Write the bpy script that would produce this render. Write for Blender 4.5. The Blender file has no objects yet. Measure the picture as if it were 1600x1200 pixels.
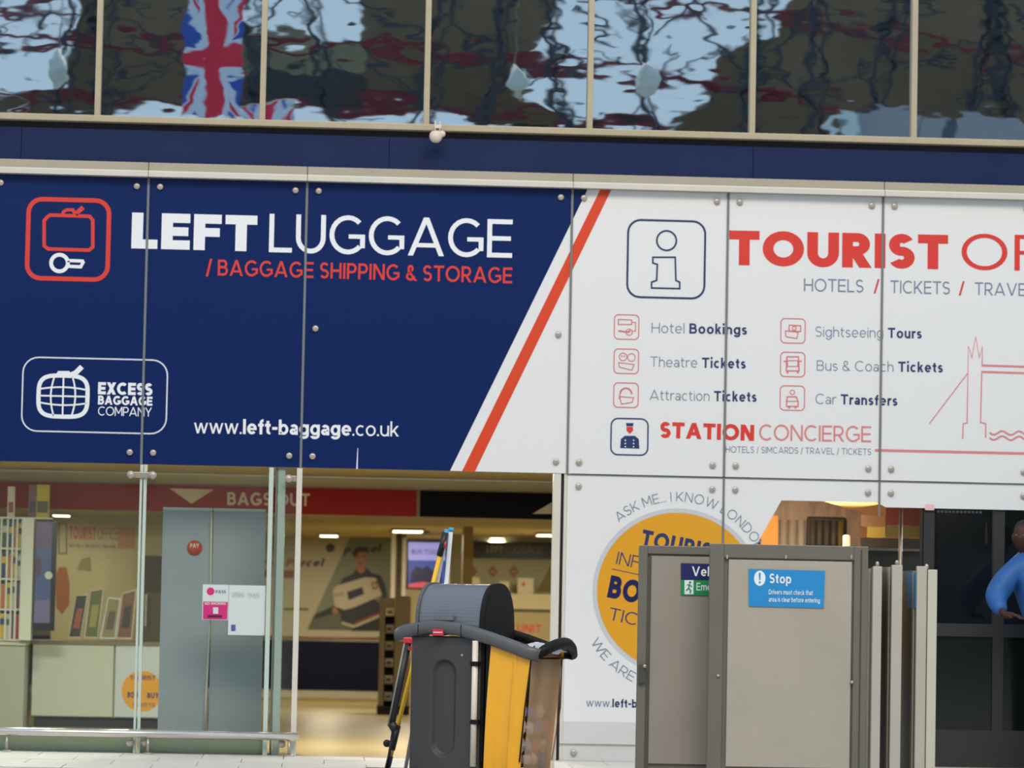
import bpy, bmesh, math, random
from mathutils import Vector, Matrix
random.seed(7)
S = bpy.context.scene
COL = S.collection
# ------------------------------------------------------------------ camera
F, CD, CZ = 5500.0, 26.7, 1.17
YAW, PITCH, ROLL = 0.05473, 0.06259, 0.01978
CAM = Vector((0, -CD, CZ))
fw = Vector((math.sin(YAW)*math.cos(PITCH), math.cos(YAW)*math.cos(PITCH), math.sin(PITCH)))
rt0 = Vector((math.cos(YAW), -math.sin(YAW), 0)); up0 = rt0.cross(fw)
rt = rt0*math.cos(ROLL) + up0*math.sin(ROLL); up = up0*math.cos(ROLL) - rt0*math.sin(ROLL)
cd = bpy.data.cameras.new('camera'); cam = bpy.data.objects.new('camera', cd); COL.objects.link(cam)
cd.sensor_width = 36; cd.lens = F/1600*36; cd.clip_start = .1; cd.clip_end = 500
m = Matrix((rt, up, -fw)).transposed().to_4x4(); m.translation = CAM; cam.matrix_world = m
cd.dof.use_dof = True; cd.dof.focus_distance = 23.5; cd.dof.aperture_fstop = 2.4
S.camera = cam
# ------------------------------------------------------------------ view, sky, lights
S.view_settings.view_transform = 'Standard'; S.view_settings.look = 'None'
S.view_settings.gamma = 1; S.view_settings.use_curve_mapping = False
S.view_settings.exposure = 0.0
w = bpy.data.worlds.new('sky'); S.world = w; w.use_nodes = True
nt = w.node_tree; bg = nt.nodes['Background']
tc = nt.nodes.new('ShaderNodeTexCoord'); sp = nt.nodes.new('ShaderNodeSeparateXYZ'); cr = nt.nodes.new('ShaderNodeValToRGB')
nt.links.new(tc.outputs['Generated'], sp.inputs[0]); nt.links.new(sp.outputs['Z'], cr.inputs[0]); nt.links.new(cr.outputs[0], bg.inputs[0])
cr.color_ramp.elements[0].position = 0.0; cr.color_ramp.elements[0].color = (.66, .84, 1.0, 1)
cr.color_ramp.elements[1].position = 0.9; cr.color_ramp.elements[1].color = (.60, .80, 1.0, 1)
bg.inputs[1].default_value = 1.0
def area(name, loc, target, sx, sy, power, col):
    l = bpy.data.lights.new(name, 'AREA'); l.shape = 'RECTANGLE'; l.size = sx; l.size_y = sy; l.energy = power; l.color = col
    o = bpy.data.objects.new(name, l); COL.objects.link(o); o.location = loc
    o.rotation_euler = (Vector(target)-Vector(loc)).to_track_quat('-Z', 'Y').to_euler(); return o
# added warm fill overhead, balancing the bluish sky light
area('warm_fill', (2, -16, 15), (2, 0, 2), 16, 5, 2600, (1, .84, .66))

# ------------------------------------------------------------------ helpers
def lin(c):
    return tuple((v/255/12.92 if v/255 <= .04045 else ((v/255+.055)/1.055)**2.4) for v in c)+(1,)
MATS = {}
def mat(name, c, rough=.5, metal=0, spec=.5, noise=0.0, nscale=20, emit=0, coat=0, bump=0, bscale=40, stretch=None):
    if name in MATS: return MATS[name]
    m = bpy.data.materials.new(name); m.use_nodes = True; n = m.node_tree; b = n.nodes['Principled BSDF']
    col = lin(c); b.inputs['Base Color'].default_value = col
    b.inputs['Roughness'].default_value = rough; b.inputs['Metallic'].default_value = metal
    b.inputs['Specular IOR Level'].default_value = spec; b.inputs['Coat Weight'].default_value = coat
    if emit:
        b.inputs['Emission Color'].default_value = col; b.inputs['Emission Strength'].default_value = emit
    if noise or bump:
        t = n.nodes.new('ShaderNodeTexCoord'); mp = n.nodes.new('ShaderNodeMapping'); n.links.new(t.outputs['Object'], mp.inputs[0])
        if stretch: mp.inputs['Scale'].default_value = stretch
    if noise:
        x = n.nodes.new('ShaderNodeTexNoise'); x.inputs['Scale'].default_value = nscale; x.inputs['Detail'].default_value = 4
        r = n.nodes.new('ShaderNodeValToRGB'); n.links.new(mp.outputs[0], x.inputs['Vector']); n.links.new(x.outputs['Fac'], r.inputs[0])
        r.color_ramp.elements[0].position = .3; r.color_ramp.elements[1].position = .7
        r.color_ramp.elements[0].color = tuple(v*(1-noise) for v in col[:3])+(1,)
        r.color_ramp.elements[1].color = tuple(min(1, v*(1+noise)) for v in col[:3])+(1,)
        n.links.new(r.outputs[0], b.inputs['Base Color'])
    if bump:
        x = n.nodes.new('ShaderNodeTexNoise'); x.inputs['Scale'].default_value = bscale; x.inputs['Detail'].default_value = 2
        u = n.nodes.new('ShaderNodeBump'); u.inputs['Distance'].default_value = bump
        n.links.new(mp.outputs[0], x.inputs['Vector']); n.links.new(x.outputs['Fac'], u.inputs['Height']); n.links.new(u.outputs[0], b.inputs['Normal'])
    MATS[name] = m; return m
def glass_mat(name, tint, refl, veil=0.0, veil_col=(200, 215, 205), rough=0.0):
    m = bpy.data.materials.new(name); m.use_nodes = True; n = m.node_tree; n.nodes.clear()
    o = n.nodes.new('ShaderNodeOutputMaterial'); tr = n.nodes.new('ShaderNodeBsdfTransparent'); tr.inputs[0].default_value = tint+(1,)
    gl = n.nodes.new('ShaderNodeBsdfGlossy'); gl.inputs['Roughness'].default_value = rough
    mx = n.nodes.new('ShaderNodeMixShader'); lw = n.nodes.new('ShaderNodeLayerWeight'); lw.inputs[0].default_value = .2
    ad = n.nodes.new('ShaderNodeMath'); ad.operation = 'MULTIPLY_ADD'; ad.inputs[1].default_value = .25; ad.inputs[2].default_value = refl; ad.use_clamp = True
    n.links.new(lw.outputs['Fresnel'], ad.inputs[0]); n.links.new(ad.outputs[0], mx.inputs[0])
    src = tr
    if veil:
        df = n.nodes.new('ShaderNodeBsdfDiffuse'); df.inputs[0].default_value = lin(veil_col)  # diffuse share paints the reflected veil into the pane
        m2 = n.nodes.new('ShaderNodeMixShader'); m2.inputs[0].default_value = veil
        n.links.new(tr.outputs[0], m2.inputs[1]); n.links.new(df.outputs[0], m2.inputs[2]); src = m2
    n.links.new(src.outputs[0], mx.inputs[1]); n.links.new(gl.outputs[0], mx.inputs[2]); n.links.new(mx.outputs[0], o.inputs[0])
    MATS[name] = m; return m

def ray(px, py): return (fw + rt*((px-800)/F) - up*((py-600)/F))
def U(px, py, Y=0.0):
    d = ray(px, py); t = (Y-CAM.y)/d.y; p = CAM+d*t; return (p.x, p.z)
def X(px, py, Y=0.0): return U(px, py, Y)[0]
def Z(px, py, Y=0.0): return U(px, py, Y)[1]
class Frame:
    def __init__(s, o, ex, ez):
        s.o, s.ex, s.ez = Vector(o), Vector(ex).normalized(), Vector(ez).normalized(); s.n = s.ex.cross(s.ez)
    def w(s, a, b, h=0.0): return s.o+s.ex*a+s.ez*b+s.n*h      # n points to the viewer for ex=+x, ez=+z
    def px(s, px, py):
        d = ray(px, py); t = (s.o-CAM).dot(s.n)/d.dot(s.n); q = CAM+d*t-s.o; return (q.dot(s.ex), q.dot(s.ez))
def wall(Y): return Frame((0, Y, 0), (1, 0, 0), (0, 0, 1))
W0 = wall(0)

def mesh_obj(name, verts, faces, mt, parent=None, smooth=False):
    me = bpy.data.meshes.new(name); me.from_pydata([tuple(v) for v in verts], [], faces); me.update()
    if smooth:
        for p in me.polygons: p.use_smooth = True
    return link(name, me, mt, parent)
def link(name, me, mt, parent=None, loc=None):
    if mt is not None and not me.materials: me.materials.append(mt)
    o = bpy.data.objects.new(name, me); COL.objects.link(o)
    if loc is not None: o.location = loc
    if parent is not None:
        o.parent = parent
        if parent.type == 'EMPTY': o.matrix_parent_inverse = Matrix.Translation(-parent.location)
    return o
def tag(o, label=None, cat=None, group=None, kind=None):
    if label: o['label'] = label
    if cat: o['category'] = cat
    if group: o['group'] = group
    if kind: o['kind'] = kind
    return o
def thing(name, loc, label, cat, group=None, kind=None):
    o = bpy.data.objects.new(name, None); o.empty_display_size = .1; COL.objects.link(o); o.location = loc
    return tag(o, label, cat, group, kind)
def struct(name, loc):
    o = bpy.data.objects.new(name, None); COL.objects.link(o); o.location = loc; o['kind'] = 'structure'; return o
def bm_obj(name, bm, mt, parent=None, smooth=False, bevel=0, loc=None):
    bmesh.ops.recalc_face_normals(bm, faces=bm.faces[:])
    me = bpy.data.meshes.new(name); bm.to_mesh(me); bm.free()
    if smooth:
        for p in me.polygons: p.use_smooth = True
    o = link(name, me, mt, parent, loc)
    if bevel:
        md = o.modifiers.new('bevel', 'BEVEL'); md.width = bevel; md.segments = 2; md.limit_method = 'ANGLE'
    return o
def add_box(bm, x0, x1, y0, y1, z0, z1, fr=None):
    P = [(x, y, z) for x in (x0, x1) for y in (y0, y1) for z in (z0, z1)]
    if fr: P = [fr.w(x, z, -y) for x, y, z in P]            # local: x along, y away from viewer, z up
    v = [bm.verts.new(p) for p in P]
    for f in ((0, 1, 3, 2), (4, 6, 7, 5), (0, 4, 5, 1), (2, 3, 7, 6), (0, 2, 6, 4), (1, 5, 7, 3)): bm.faces.new([v[i] for i in f])
def box(name, x0, x1, y0, y1, z0, z1, mt, parent=None, bevel=0, fr=None):
    bm = bmesh.new(); add_box(bm, x0, x1, y0, y1, z0, z1, fr); return bm_obj(name, bm, mt, parent, bevel=bevel)
def boxes(name, L, mt, parent=None, bevel=0, fr=None):
    bm = bmesh.new()
    for b in L: add_box(bm, *b, fr=fr)
    return bm_obj(name, bm, mt, parent, bevel=bevel)
def prism(name, pts, h0, h1, mt, parent=None, fr=None, bevel=0):
    """polygon pts (a,b) in the frame, thick from h0 to h1 along the frame's normal"""
    fr = fr or W0; bm = bmesh.new()
    A = [bm.verts.new(fr.w(a, b, h0)) for a, b in pts]; B = [bm.verts.new(fr.w(a, b, h1)) for a, b in pts]
    bm.faces.new(A); bm.faces.new(B[::-1]); n = len(pts)
    for i in range(n): bm.faces.new([A[i], B[i], B[(i+1) % n], A[(i+1) % n]])
    return bm_obj(name, bm, mt, parent, bevel=bevel)
def tube_rings(path, radii, n=12, up=Vector((0, 0, 1)), flat=1.0, closed=False):
    vs, fs = [], []; P = [Vector(p) for p in path]; m = len(P)
    for i, p in enumerate(P):
        a = P[(i-1) % m] if (closed or i > 0) else p; b = P[(i+1) % m] if (closed or i < m-1) else p
        t = (b-a).normalized(); s = t.cross(up)
        if s.length < 1e-4: s = t.cross(Vector((1, 0, 0)))
        s.normalize(); u = s.cross(t).normalized(); r = radii[i] if isinstance(radii, (list, tuple)) else radii
        for k in range(n):
            an = 2*math.pi*k/n; vs.append(p+s*math.cos(an)*r*flat+u*math.sin(an)*r)
    for i in range(m if closed else m-1):
        for k in range(n):
            j = (i+1) % m; fs.append((i*n+k, i*n+(k+1) % n, j*n+(k+1) % n, j*n+k))
    if not closed: fs.append(tuple(range(n))[::-1]); fs.append(tuple((m-1)*n+k for k in range(n)))
    return vs, fs
def tube(name, path, r, mt, parent=None, n=12, flat=1.0, closed=False, up=Vector((0, 0, 1)), smooth=True):
    v, f = tube_rings(path, r, n, up, flat, closed); return mesh_obj(name, v, f, mt, parent, smooth)
def lathe(name, prof, c, mt, parent=None, n=24, axis='z'):
    vs, fs = [], []
    for r, h in prof:
        for k in range(n):
            a = 2*math.pi*k/n; q = (r*math.cos(a), r*math.sin(a), h)
            if axis == 'y': q = (q[0], -q[2], q[1])
            vs.append(Vector(c)+Vector(q))
    for i in range(len(prof)-1):
        for k in range(n): fs.append((i*n+k, i*n+(k+1) % n, (i+1)*n+(k+1) % n, (i+1)*n+k))
    fs.append(tuple(range(n))[::-1]); fs.append(tuple((len(prof)-1)*n+k for k in range(n)))
    return mesh_obj(name, vs, fs, mt, parent, True)

# ---- flat print: polygons in a frame
def flat(name, polys, mt, parent, fr=W0, lay=1.0, h=None, label=None):
    vs, fs = [], []; hh = lay*.0012 if h is None else h
    for p in polys:
        i = len(vs); hk = hh+(len(fs) % 12)*.00004; vs += [fr.w(a, b, hk) for a, b in p]; fs.append(tuple(range(i, i+len(p))))
    o = mesh_obj(name, vs, fs, mt, parent)
    if label: o['label'] = label
    return o
def ribbon(pts, w, closed=False):
    n = len(pts); out = []; L = []; R = []
    P = [Vector(p) for p in pts]
    for i in range(n):
        a = P[(i-1) % n] if (closed or i > 0) else None; b = P[(i+1) % n] if (closed or i < n-1) else None
        d1 = (P[i]-a).normalized() if a is not None else None; d2 = (b-P[i]).normalized() if b is not None else None
        if d1 is None: d1 = d2
        if d2 is None: d2 = d1
        n1 = Vector((-d1.y, d1.x)); n2 = Vector((-d2.y, d2.x)); mm = (n1+n2)
        if mm.length < .1: mm = n1
        mm.normalize(); k = min(2.5, 1/max(.3, mm.dot(n1))); L.append(P[i]+mm*w/2*k); R.append(P[i]-mm*w/2*k)
    for i in range(n if closed else n-1):
        j = (i+1) % n; out.append([tuple(L[i]), tuple(R[i]), tuple(R[j]), tuple(L[j])])
    return out
def arcp(cx, cy, rx, ry, a0, a1, n=14):
    return [(cx+rx*math.cos(math.radians(a0+(a1-a0)*i/n)), cy+ry*math.sin(math.radians(a0+(a1-a0)*i/n))) for i in range(n+1)]
def rrect(x0, y0, x1, y1, r):
    return arcp(x1-r, y1-r, r, r, 0, 90, 6)+arcp(x0+r, y1-r, r, r, 90, 180, 6)+arcp(x0+r, y0+r, r, r, 180, 270, 6)+arcp(x1-r, y0+r, r, r, 270, 360, 6)
def clip_poly(poly, x0, y0, x1, y1):
    for ax, lim, sg in ((0, x0, 1), (0, x1, -1), (1, y0, 1), (1, y1, -1)):
        out = []
        for i in range(len(poly)):
            a, b = poly[i-1], poly[i]; da = (a[ax]-lim)*sg; db = (b[ax]-lim)*sg
            if (da >= 0) != (db >= 0):
                t = da/(da-db); out.append((a[0]+(b[0]-a[0])*t, a[1]+(b[1]-a[1])*t))
            if db >= 0: out.append(b)
        poly = out
        if not poly: return []
    return poly

# ---- a plain geometric alphabet drawn with strokes
def glyph(c, w):
    q = []; h = w/2
    def bar(x0, y0, x1, y1): q.append([(x0, y0), (x1, y0), (x1, y1), (x0, y1)])
    def hs(xa, ya, xb, yb, k=1.0):
        hw = h*k*math.sqrt(1+((xb-xa)/(yb-ya))**2); hw = min(hw, w*.85)
        q.append([(xa-hw, ya), (xa+hw, ya), (xb+hw, yb), (xb-hw, yb)])
    def arc(cx, cy, rx, ry, a0, a1, n=18):
        a = arcp(cx, cy, rx, ry, a0, a1, n); b = arcp(cx, cy, max(.01, rx-w), max(.01, ry-w*.95), a0, a1, n)
        for i in range(n): q.append([a[i], a[i+1], b[i+1], b[i]])
    x = .72; W = .7
    if c == 'A': W = .98; hs(w*.55, 0, W/2, 1); hs(W-w*.55, 0, W/2, 1); bar(W*.2, .22, W*.8, .22+w*.85)
    elif c == 'B':
        W = .74; m = .53; bar(0, 0, w, 1); rt_ = (1-m+h)/2; rb = (m+h)/2; cx = W-rb
        bar(w, 1-w*.95, cx-.02, 1); bar(w, m-h, cx, m+h*.9); bar(w, 0, cx, w*.95); arc(cx-.03, 1-rt_, rt_, rt_, -90, 90); arc(cx, rb, rb, rb, -90, 90)
    elif c == 'C': W = .9; arc(.5, .5, .5, .51, 48, 312)
    elif c == 'D': W = .88; bar(0, 0, w, 1); bar(w, 0, W-.5+.01, w*.95); bar(w, 1-w*.95, W-.5+.01, 1); arc(W-.5, .5, .5, .5, -90, 90)
    elif c in 'EF':
        W = .68 if c == 'E' else .66; bar(0, 0, w, 1); bar(w, 1-w*.95, W, 1); bar(w, .5-h*.9, W-.04, .5+h*.9)
        if c == 'E': bar(w, 0, W, w*.95)
    elif c == 'G': W = .96; arc(.5, .5, .5, .51, 45, 318); bar(.52, .5-w*.75, .96, .5+w*.1); bar(.96-w, .16, .96, .5)
    elif c == 'H': W = .8; bar(0, 0, w, 1); bar(W-w, 0, W, 1); bar(w, .5-h, W-w, .5+h)
    elif c == 'I': W = w; bar(0, 0, w, 1)
    elif c == 'J': W = .55; bar(W-w, .28, W, 1); arc(W-.28, .28, .28, .28, 180, 360)
    elif c == 'K': W = .78; bar(0, 0, w, 1); hs(w*.9, .36, W-w*.7, 1); hs(W-w*.55, 0, w+.14, .55)
    elif c == 'L': W = .62; bar(0, 0, w, 1); bar(w, 0, W, w*.95)
    elif c == 'M': W = .95; bar(0, 0, w, 1); bar(W-w, 0, W, 1); hs(W/2, .25, h*1.1, 1); hs(W/2, .25, W-h*1.1, 1)
    elif c == 'N': W = .84; bar(0, 0, w, 1); bar(W-w, 0, W, 1); hs(W-h*1.1, 0, h*1.1, 1)
    elif c == 'O': W = 1.04; arc(.52, .5, .52, .51, 0, 360, 28)
    elif c == 'P': W = .7; r = .32; bar(0, 0, w, 1); bar(w, 1-w*.95, W-r, 1); bar(w, 1-2*r, W-r, 1-2*r+w*.95); arc(W-r, 1-r, r, r, -90, 90)
    elif c == 'Q': W = 1.04; arc(.52, .5, .52, .51, 0, 360, 28); hs(.95, 0, .7, .3)
    elif c == 'R': W = .74; r = .32; bar(0, 0, w, 1); bar(w, 1-w*.95, .7-r, 1); bar(w, 1-2*r, .7-r, 1-2*r+w*.95); arc(.7-r, 1-r, r, r, -90, 90); hs(W-w*.55, 0, .36, .4)
    elif c == 'S': W = .66; r = (1+w*.95)/4; arc(W/2, 1-r, W/2-.01, r+.005, 30, 270); arc(W/2, r, W/2, r+.005, 90, -150)
    elif c == 'T': W = .76; bar(0, 1-w*.95, W, 1); bar(W/2-h, 0, W/2+h, 1-w*.95)
    elif c == 'U': W = .8; bar(0, .4, w, 1); bar(W-w, .4, W, 1); arc(.4, .4, .4, .41, 180, 360)
    elif c == 'V': W = .94; hs(W/2, 0, w*.55, 1); hs(W/2, 0, W-w*.55, 1)
    elif c == 'W': W = 1.35; hs(W*.27, 0, w*.5, 1); hs(W*.27, 0, W/2, 1); hs(W*.73, 0, W/2, 1); hs(W*.73, 0, W-w*.5, 1)
    elif c == 'X': W = .84; hs(w*.6, 0, W-w*.6, 1); hs(W-w*.6, 0, w*.6, 1)
    elif c == 'Y': W = .84; hs(W/2, .42, w*.6, 1); hs(W/2, .42, W-w*.6, 1); bar(W/2-h, 0, W/2+h, .45)
    elif c == 'Z': W = .72; bar(0, 0, W, w); bar(0, 1-w, W, 1); hs(w*.7, w, W-w*.7, 1-w)
    elif c == '&':
        W = .8; arc(.34, .27, .33, .27, 100, 360); arc(.34, .76, .22, .24, -60, 240); hs(W-.06, 0, .2, .62); bar(.64-w*.5, .27, .67, .3)
    elif c == '/': W = .38; hs(.06, -.08, .34, 1.04)
    elif c == '.': W = w*1.1; bar(0, 0, w*1.1, w*1.1)
    elif c == '-': W = .36; bar(0, .32, .36, .32+w)
    elif c == '!': W = w; bar(0, .3, w, 1); bar(0, 0, w, w)
    elif c == 'a': W = .56; bar(W-w, 0, W, .46); arc(W/2+.01, x-.27, W/2-.01, .27, 0, 150, 10); arc(W/2-.03, .22, W/2-.03, .22, 0, 360)
    elif c == 'b': W = .66; bar(0, 0, w, 1.02); arc(.33, x/2, .33, x/2+.01, 0, 360)
    elif c == 'c': W = .6; arc(.33, x/2, .33, x/2+.01, 50, 310)
    elif c == 'd': W = .66; bar(W-w, 0, W, 1.02); arc(.33, x/2, .33, x/2+.01, 0, 360)
    elif c == 'e': W = .66; arc(.33, x/2, .33, x/2+.01, 0, 318); bar(w*.5, x/2-h*.8, .65, x/2+h*.7)
    elif c == 'f': W = .38; bar(.1, 0, .1+w, .8); arc(.36, .78, .26, .25, 90, 180, 8); bar(0, x-w, .38, x)
    elif c == 'g': W = .66; bar(W-w, 0, W, x); arc(.33, x/2, .33, x/2+.01, 0, 360); arc(.33, 0, .33, .27, 200, 360)
    elif c == 'h': W = .6; bar(0, 0, w, 1.02); bar(W-w, 0, W, x-.3); arc(.3, x-.3, .3, .3, 0, 180)
    elif c == 'i': W = w; bar(0, 0, w, x); bar(0, .86, w, .86+w*1.1)
    elif c == 'k': W = .58; bar(0, 0, w, 1.02); hs(w*.9, .25, W-w*.7, x); hs(W-w*.55, 0, w+.1, .42)
    elif c == 'l': W = w; bar(0, 0, w, 1.02)
    elif c == 'm': W = .98; bar(0, 0, w, x); bar(W/2-h, 0, W/2+h, x-.25); bar(W-w, 0, W, x-.25); arc((W/2+h)/2, x-.26, (W/2+h)/2, .26, 0, 180); arc((W*1.5-h)/2, x-.26, (W/2+h)/2, .26, 0, 180)
    elif c == 'n': W = .6; bar(0, 0, w, x); bar(W-w, 0, W, x-.3); arc(.3, x-.3, .3, .3, 0, 180)
    elif c == 'o': W = .68; arc(.34, x/2, .34, x/2+.01, 0, 360)
    elif c == 'p': W = .66; bar(0, -.26, w, x); arc(.33, x/2, .33, x/2+.01, 0, 360)
    elif c == 'r': W = .38; bar(0, 0, w, x); arc(.34, x-.34, .34, .34, 75, 180, 8)
    elif c == 's': W = .5; r = (x+w*.95)/4; arc(W/2, x-r, W/2-.01, r+.005, 30, 270); arc(W/2, r, W/2, r+.005, 90, -150)
    elif c == 't': W = .4; bar(.1, .2, .1+w, .92); arc(.34, .22, .24, .22, 180, 280, 8); bar(0, x-w, .38, x)
    elif c == 'u': W = .6; bar(0, .28, w, x); bar(W-w, 0, W, x); arc(.3, .29, .3, .3, 180, 360)
    elif c == 'v': W = .62; hs(W/2, 0, w*.55, x); hs(W/2, 0, W-w*.55, x)
    elif c == 'w': W = .95; hs(W*.28, 0, w*.5, x); hs(W*.28, 0, W/2, x); hs(W*.72, 0, W/2, x); hs(W*.72, 0, W-w*.5, x)
    elif c == 'x': W = .58; hs(w*.6, 0, W-w*.6, x); hs(W-w*.6, 0, w*.6, x)
    elif c == 'y': W = .62; hs(W/2, 0, w*.55, x); hs(W*.3, -.26, W-w*.55, x)
    elif c == ' ': W = .28
    else: W = .4
    return W, q
def layout(segs, track=.13):
    """segs: list of (string, stroke weight). Returns width, polys, spans per segment"""
    x = 0; out = []
    for s, wt in segs:
        P = [[]]
        for ch in s:
            gw, q = glyph(ch, wt)
            for p in q: P[-1].append([(a+x, b) for a, b in p])
            x += gw+(track if ch != ' ' else .06)
            if ch == ' ': P.append([])
        out.append([g for g in P if g])
    return x-track, out
def text(segs, p0, p1, cap, mats, parent, fr=W0, lay=2, track=.13, name='lettering', label=None, slant=0):
    """baseline from pixel p0 to pixel p1, cap height in pixels"""
    a = Vector(fr.px(*p0)); b = Vector(fr.px(*p1)); w_, P = layout(segs, track)
    d = (b-a); sx = d.length/w_; ex = d.normalized(); ey = Vector((-ex.y, ex.x))
    c = Vector(fr.px(p0[0], p0[1]-cap))-a; ch = abs(c.dot(ey))
    if not isinstance(mats, (list, tuple)): mats = [mats]*len(segs)
    for mt, polys in [(mt, g) for P_, mt in zip(P, mats) for g in P_]:
        pp = [[tuple(a+ex*((x+slant*y)*sx)+ey*(y*ch)) for x, y in q] for q in polys]
        flat(name, pp, mt, parent, fr, lay, label=label)
def arc_text(s, wt, c, r, a0, a1, cap, mt, parent, fr=W0, lay=2, outward=True, name='lettering', label=None):
    w_, P = layout([(s, wt)], .15); polys = []
    x = 0; k = math.radians(a1-a0)/w_
    for ch in s:
        gw, q = glyph(ch, wt); xm = x+gw/2; an = math.radians(a0)+k*xm
        sc = abs(k)*r*1.0
        ux, uy = (math.sin(an), -math.cos(an)) if outward else (-math.sin(an), math.cos(an))
        vx, vy = (math.cos(an), math.sin(an)) if outward else (-math.cos(an), -math.sin(an))
        for p in q:
            polys.append([(c[0]+vx*(r if outward else -r)+ux*(a-gw/2)*sc+vx*b*cap, c[1]+vy*(r if outward else -r)+uy*(a-gw/2)*sc+vy*b*cap) for a, b in p])
        x += gw+(.15 if ch != ' ' else .06)
    flat(name, polys, mt, parent, fr, lay, label=label)

# ------------------------------------------------------------------ materials
white = mat('white_print', (226, 226, 227), .28, spec=.4)
navy = mat('navy_print', (20, 40, 92), .2, spec=.22)
navyband = mat('navy_band', (24, 38, 78), .5, spec=.15, noise=.08, nscale=3)
redp = mat('orange_red_print', (216, 70, 38), .3)
redl = mat('sign_red_print', (214, 62, 52), .3)
redthin = mat('pale_red_print', (216, 130, 132), .35)
redicon = mat('icon_red_print', (214, 112, 114), .35)
wletter = mat('white_letter', (232, 234, 238), .3)
wthin = mat('pale_letter', (214, 219, 230), .3)
navyl = mat('navy_letter', (40, 54, 104), .35)
greyl = mat('grey_blue_letter', (120, 130, 158), .35)
gap = mat('joint_grey', (112, 116, 118), .5)
steel = mat('brushed_steel', (176, 168, 158), .38, metal=.7, noise=.1)
boltm = mat('bolt_steel', (180, 170, 160), .35, metal=.35)
cream = mat('cream_metal', (172, 160, 134), .45, noise=.04, nscale=6)
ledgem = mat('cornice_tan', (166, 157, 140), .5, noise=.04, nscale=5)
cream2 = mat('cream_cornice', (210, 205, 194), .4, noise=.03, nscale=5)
darkgap = mat('dark_recess', (30, 30, 38), .7)
orange = mat('orange_yellow_print', (222, 158, 40), .3)
ringg = mat('ring_grey', (196, 198, 204), .35)

# ------------------------------------------------------------------ the facade: upper glazing
SX = [-2.534, -1.3307, -.1280, 1.8963, 3.0942, 4.2894, 5.489]      # panel joints
ZS, ZB, ZT, ZP = 4.762, 4.4605, 4.3507, 2.1744                    # sill bottom, band bottom, panel top, panel bottom
mir = bpy.data.materials.new('mirror_glass'); mir.use_nodes = True
n = mir.node_tree; b = n.nodes['Principled BSDF']; b.inputs['Base Color'].default_value = (.50, .56, .60, 1); b.inputs['Metallic'].default_value = 1; b.inputs['Roughness'].default_value = .015
t = n.nodes.new('ShaderNodeTexCoord'); mp = n.nodes.new('ShaderNodeMapping'); mp.inputs['Scale'].default_value = (1.0, 1, 1.9)
x1 = n.nodes.new('ShaderNodeTexNoise'); x1.inputs['Scale'].default_value = 2.3; x1.inputs['Detail'].default_value = 1.7; x1.inputs['Roughness'].default_value = .45
bu = n.nodes.new('ShaderNodeBump'); bu.inputs['Distance'].default_value = .00115
n.links.new(t.outputs['Object'], mp.inputs[0]); n.links.new(mp.outputs[0], x1.inputs['Vector']); n.links.new(x1.outputs['Fac'], bu.inputs['Height']); n.links.new(bu.outputs[0], b.inputs['Normal'])
MX0, MDX = -1.7317, 1.24978
ZTOP = 6.9
for k in range(-1, 6):
    xa, xb = MX0+(k)*MDX, MX0+(k+1)*MDX
    wn = struct('window_%d' % (k+2), (xa, 0, ZS))
    box('pane', xa+.02, xb-.02, .03, .045, ZS+.05, ZTOP, mir, wn)
    box('mullion', xa-.022, xa+.022, -.03, .06, ZS+.05, ZTOP, cream, wn, bevel=.004)
mu = struct('trim_1', (MX0, 0, ZS)); xe = MX0+6*MDX
box('mullion', xe-.022, xe+.022, -.03, .06, ZS+.05, ZTOP, cream, mu, bevel=.004)
box('sill', -4, 7, -.06, .09, ZS, ZS+.05, cream, mu, bevel=.006)
box('head_rail', -4, 7, -.04, .09, ZTOP, ZTOP+.12, cream, mu)
box('sill_shadow_strip', -4, 7, .03, .08, ZS-.06, ZS, darkgap, mu)  # shade under the sill painted as a dark strip
bb = struct('wall_band', (0, 0, ZB))
bx = [-4.0, -2.3, .49, 3.28, 6.0, 7]
for i in range(5): box('panel', bx[i]+.002, bx[i+1]-.002, -.0, .08, ZB, ZS-.05, navyband, bb)
tr = struct('trim_2', (0, 0, ZT))
cj = [-4.0, -1.3307, -.128, 1.8963, 4.2894, 7]
for i in range(5):
    a, b_ = cj[i]+.002, cj[i+1]-.002
    # ledge in two parts: darker tan above, paler lip below
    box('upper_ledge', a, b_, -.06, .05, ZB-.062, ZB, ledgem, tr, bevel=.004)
    pts = [(.05, ZB-.063), (-.078, ZB-.063), (-.088, ZB-.075), (-.085, ZT), (.05, ZT)]
    bm = bmesh.new(); A = [bm.verts.new((a, y, z)) for y, z in pts]; B = [bm.verts.new((b_, y, z)) for y, z in pts]
    bm.faces.new(A); bm.faces.new(B[::-1])
    for j in range(len(pts)): bm.faces.new([A[j], B[j], B[(j+1) % len(pts)], A[(j+1) % len(pts)]])
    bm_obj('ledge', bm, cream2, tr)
# solid building behind
conc = mat('building_grey', (120, 118, 112), .8, noise=.1, nscale=2)
wb = struct('wall_back', (0, 0, 0))
box('panel', -4, 7, .10, .3, 2.3, ZTOP+.12, conc, wb)
box('panel', 1.93, 3.3, .05, .3, 0, 2.3, conc, wb)

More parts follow.
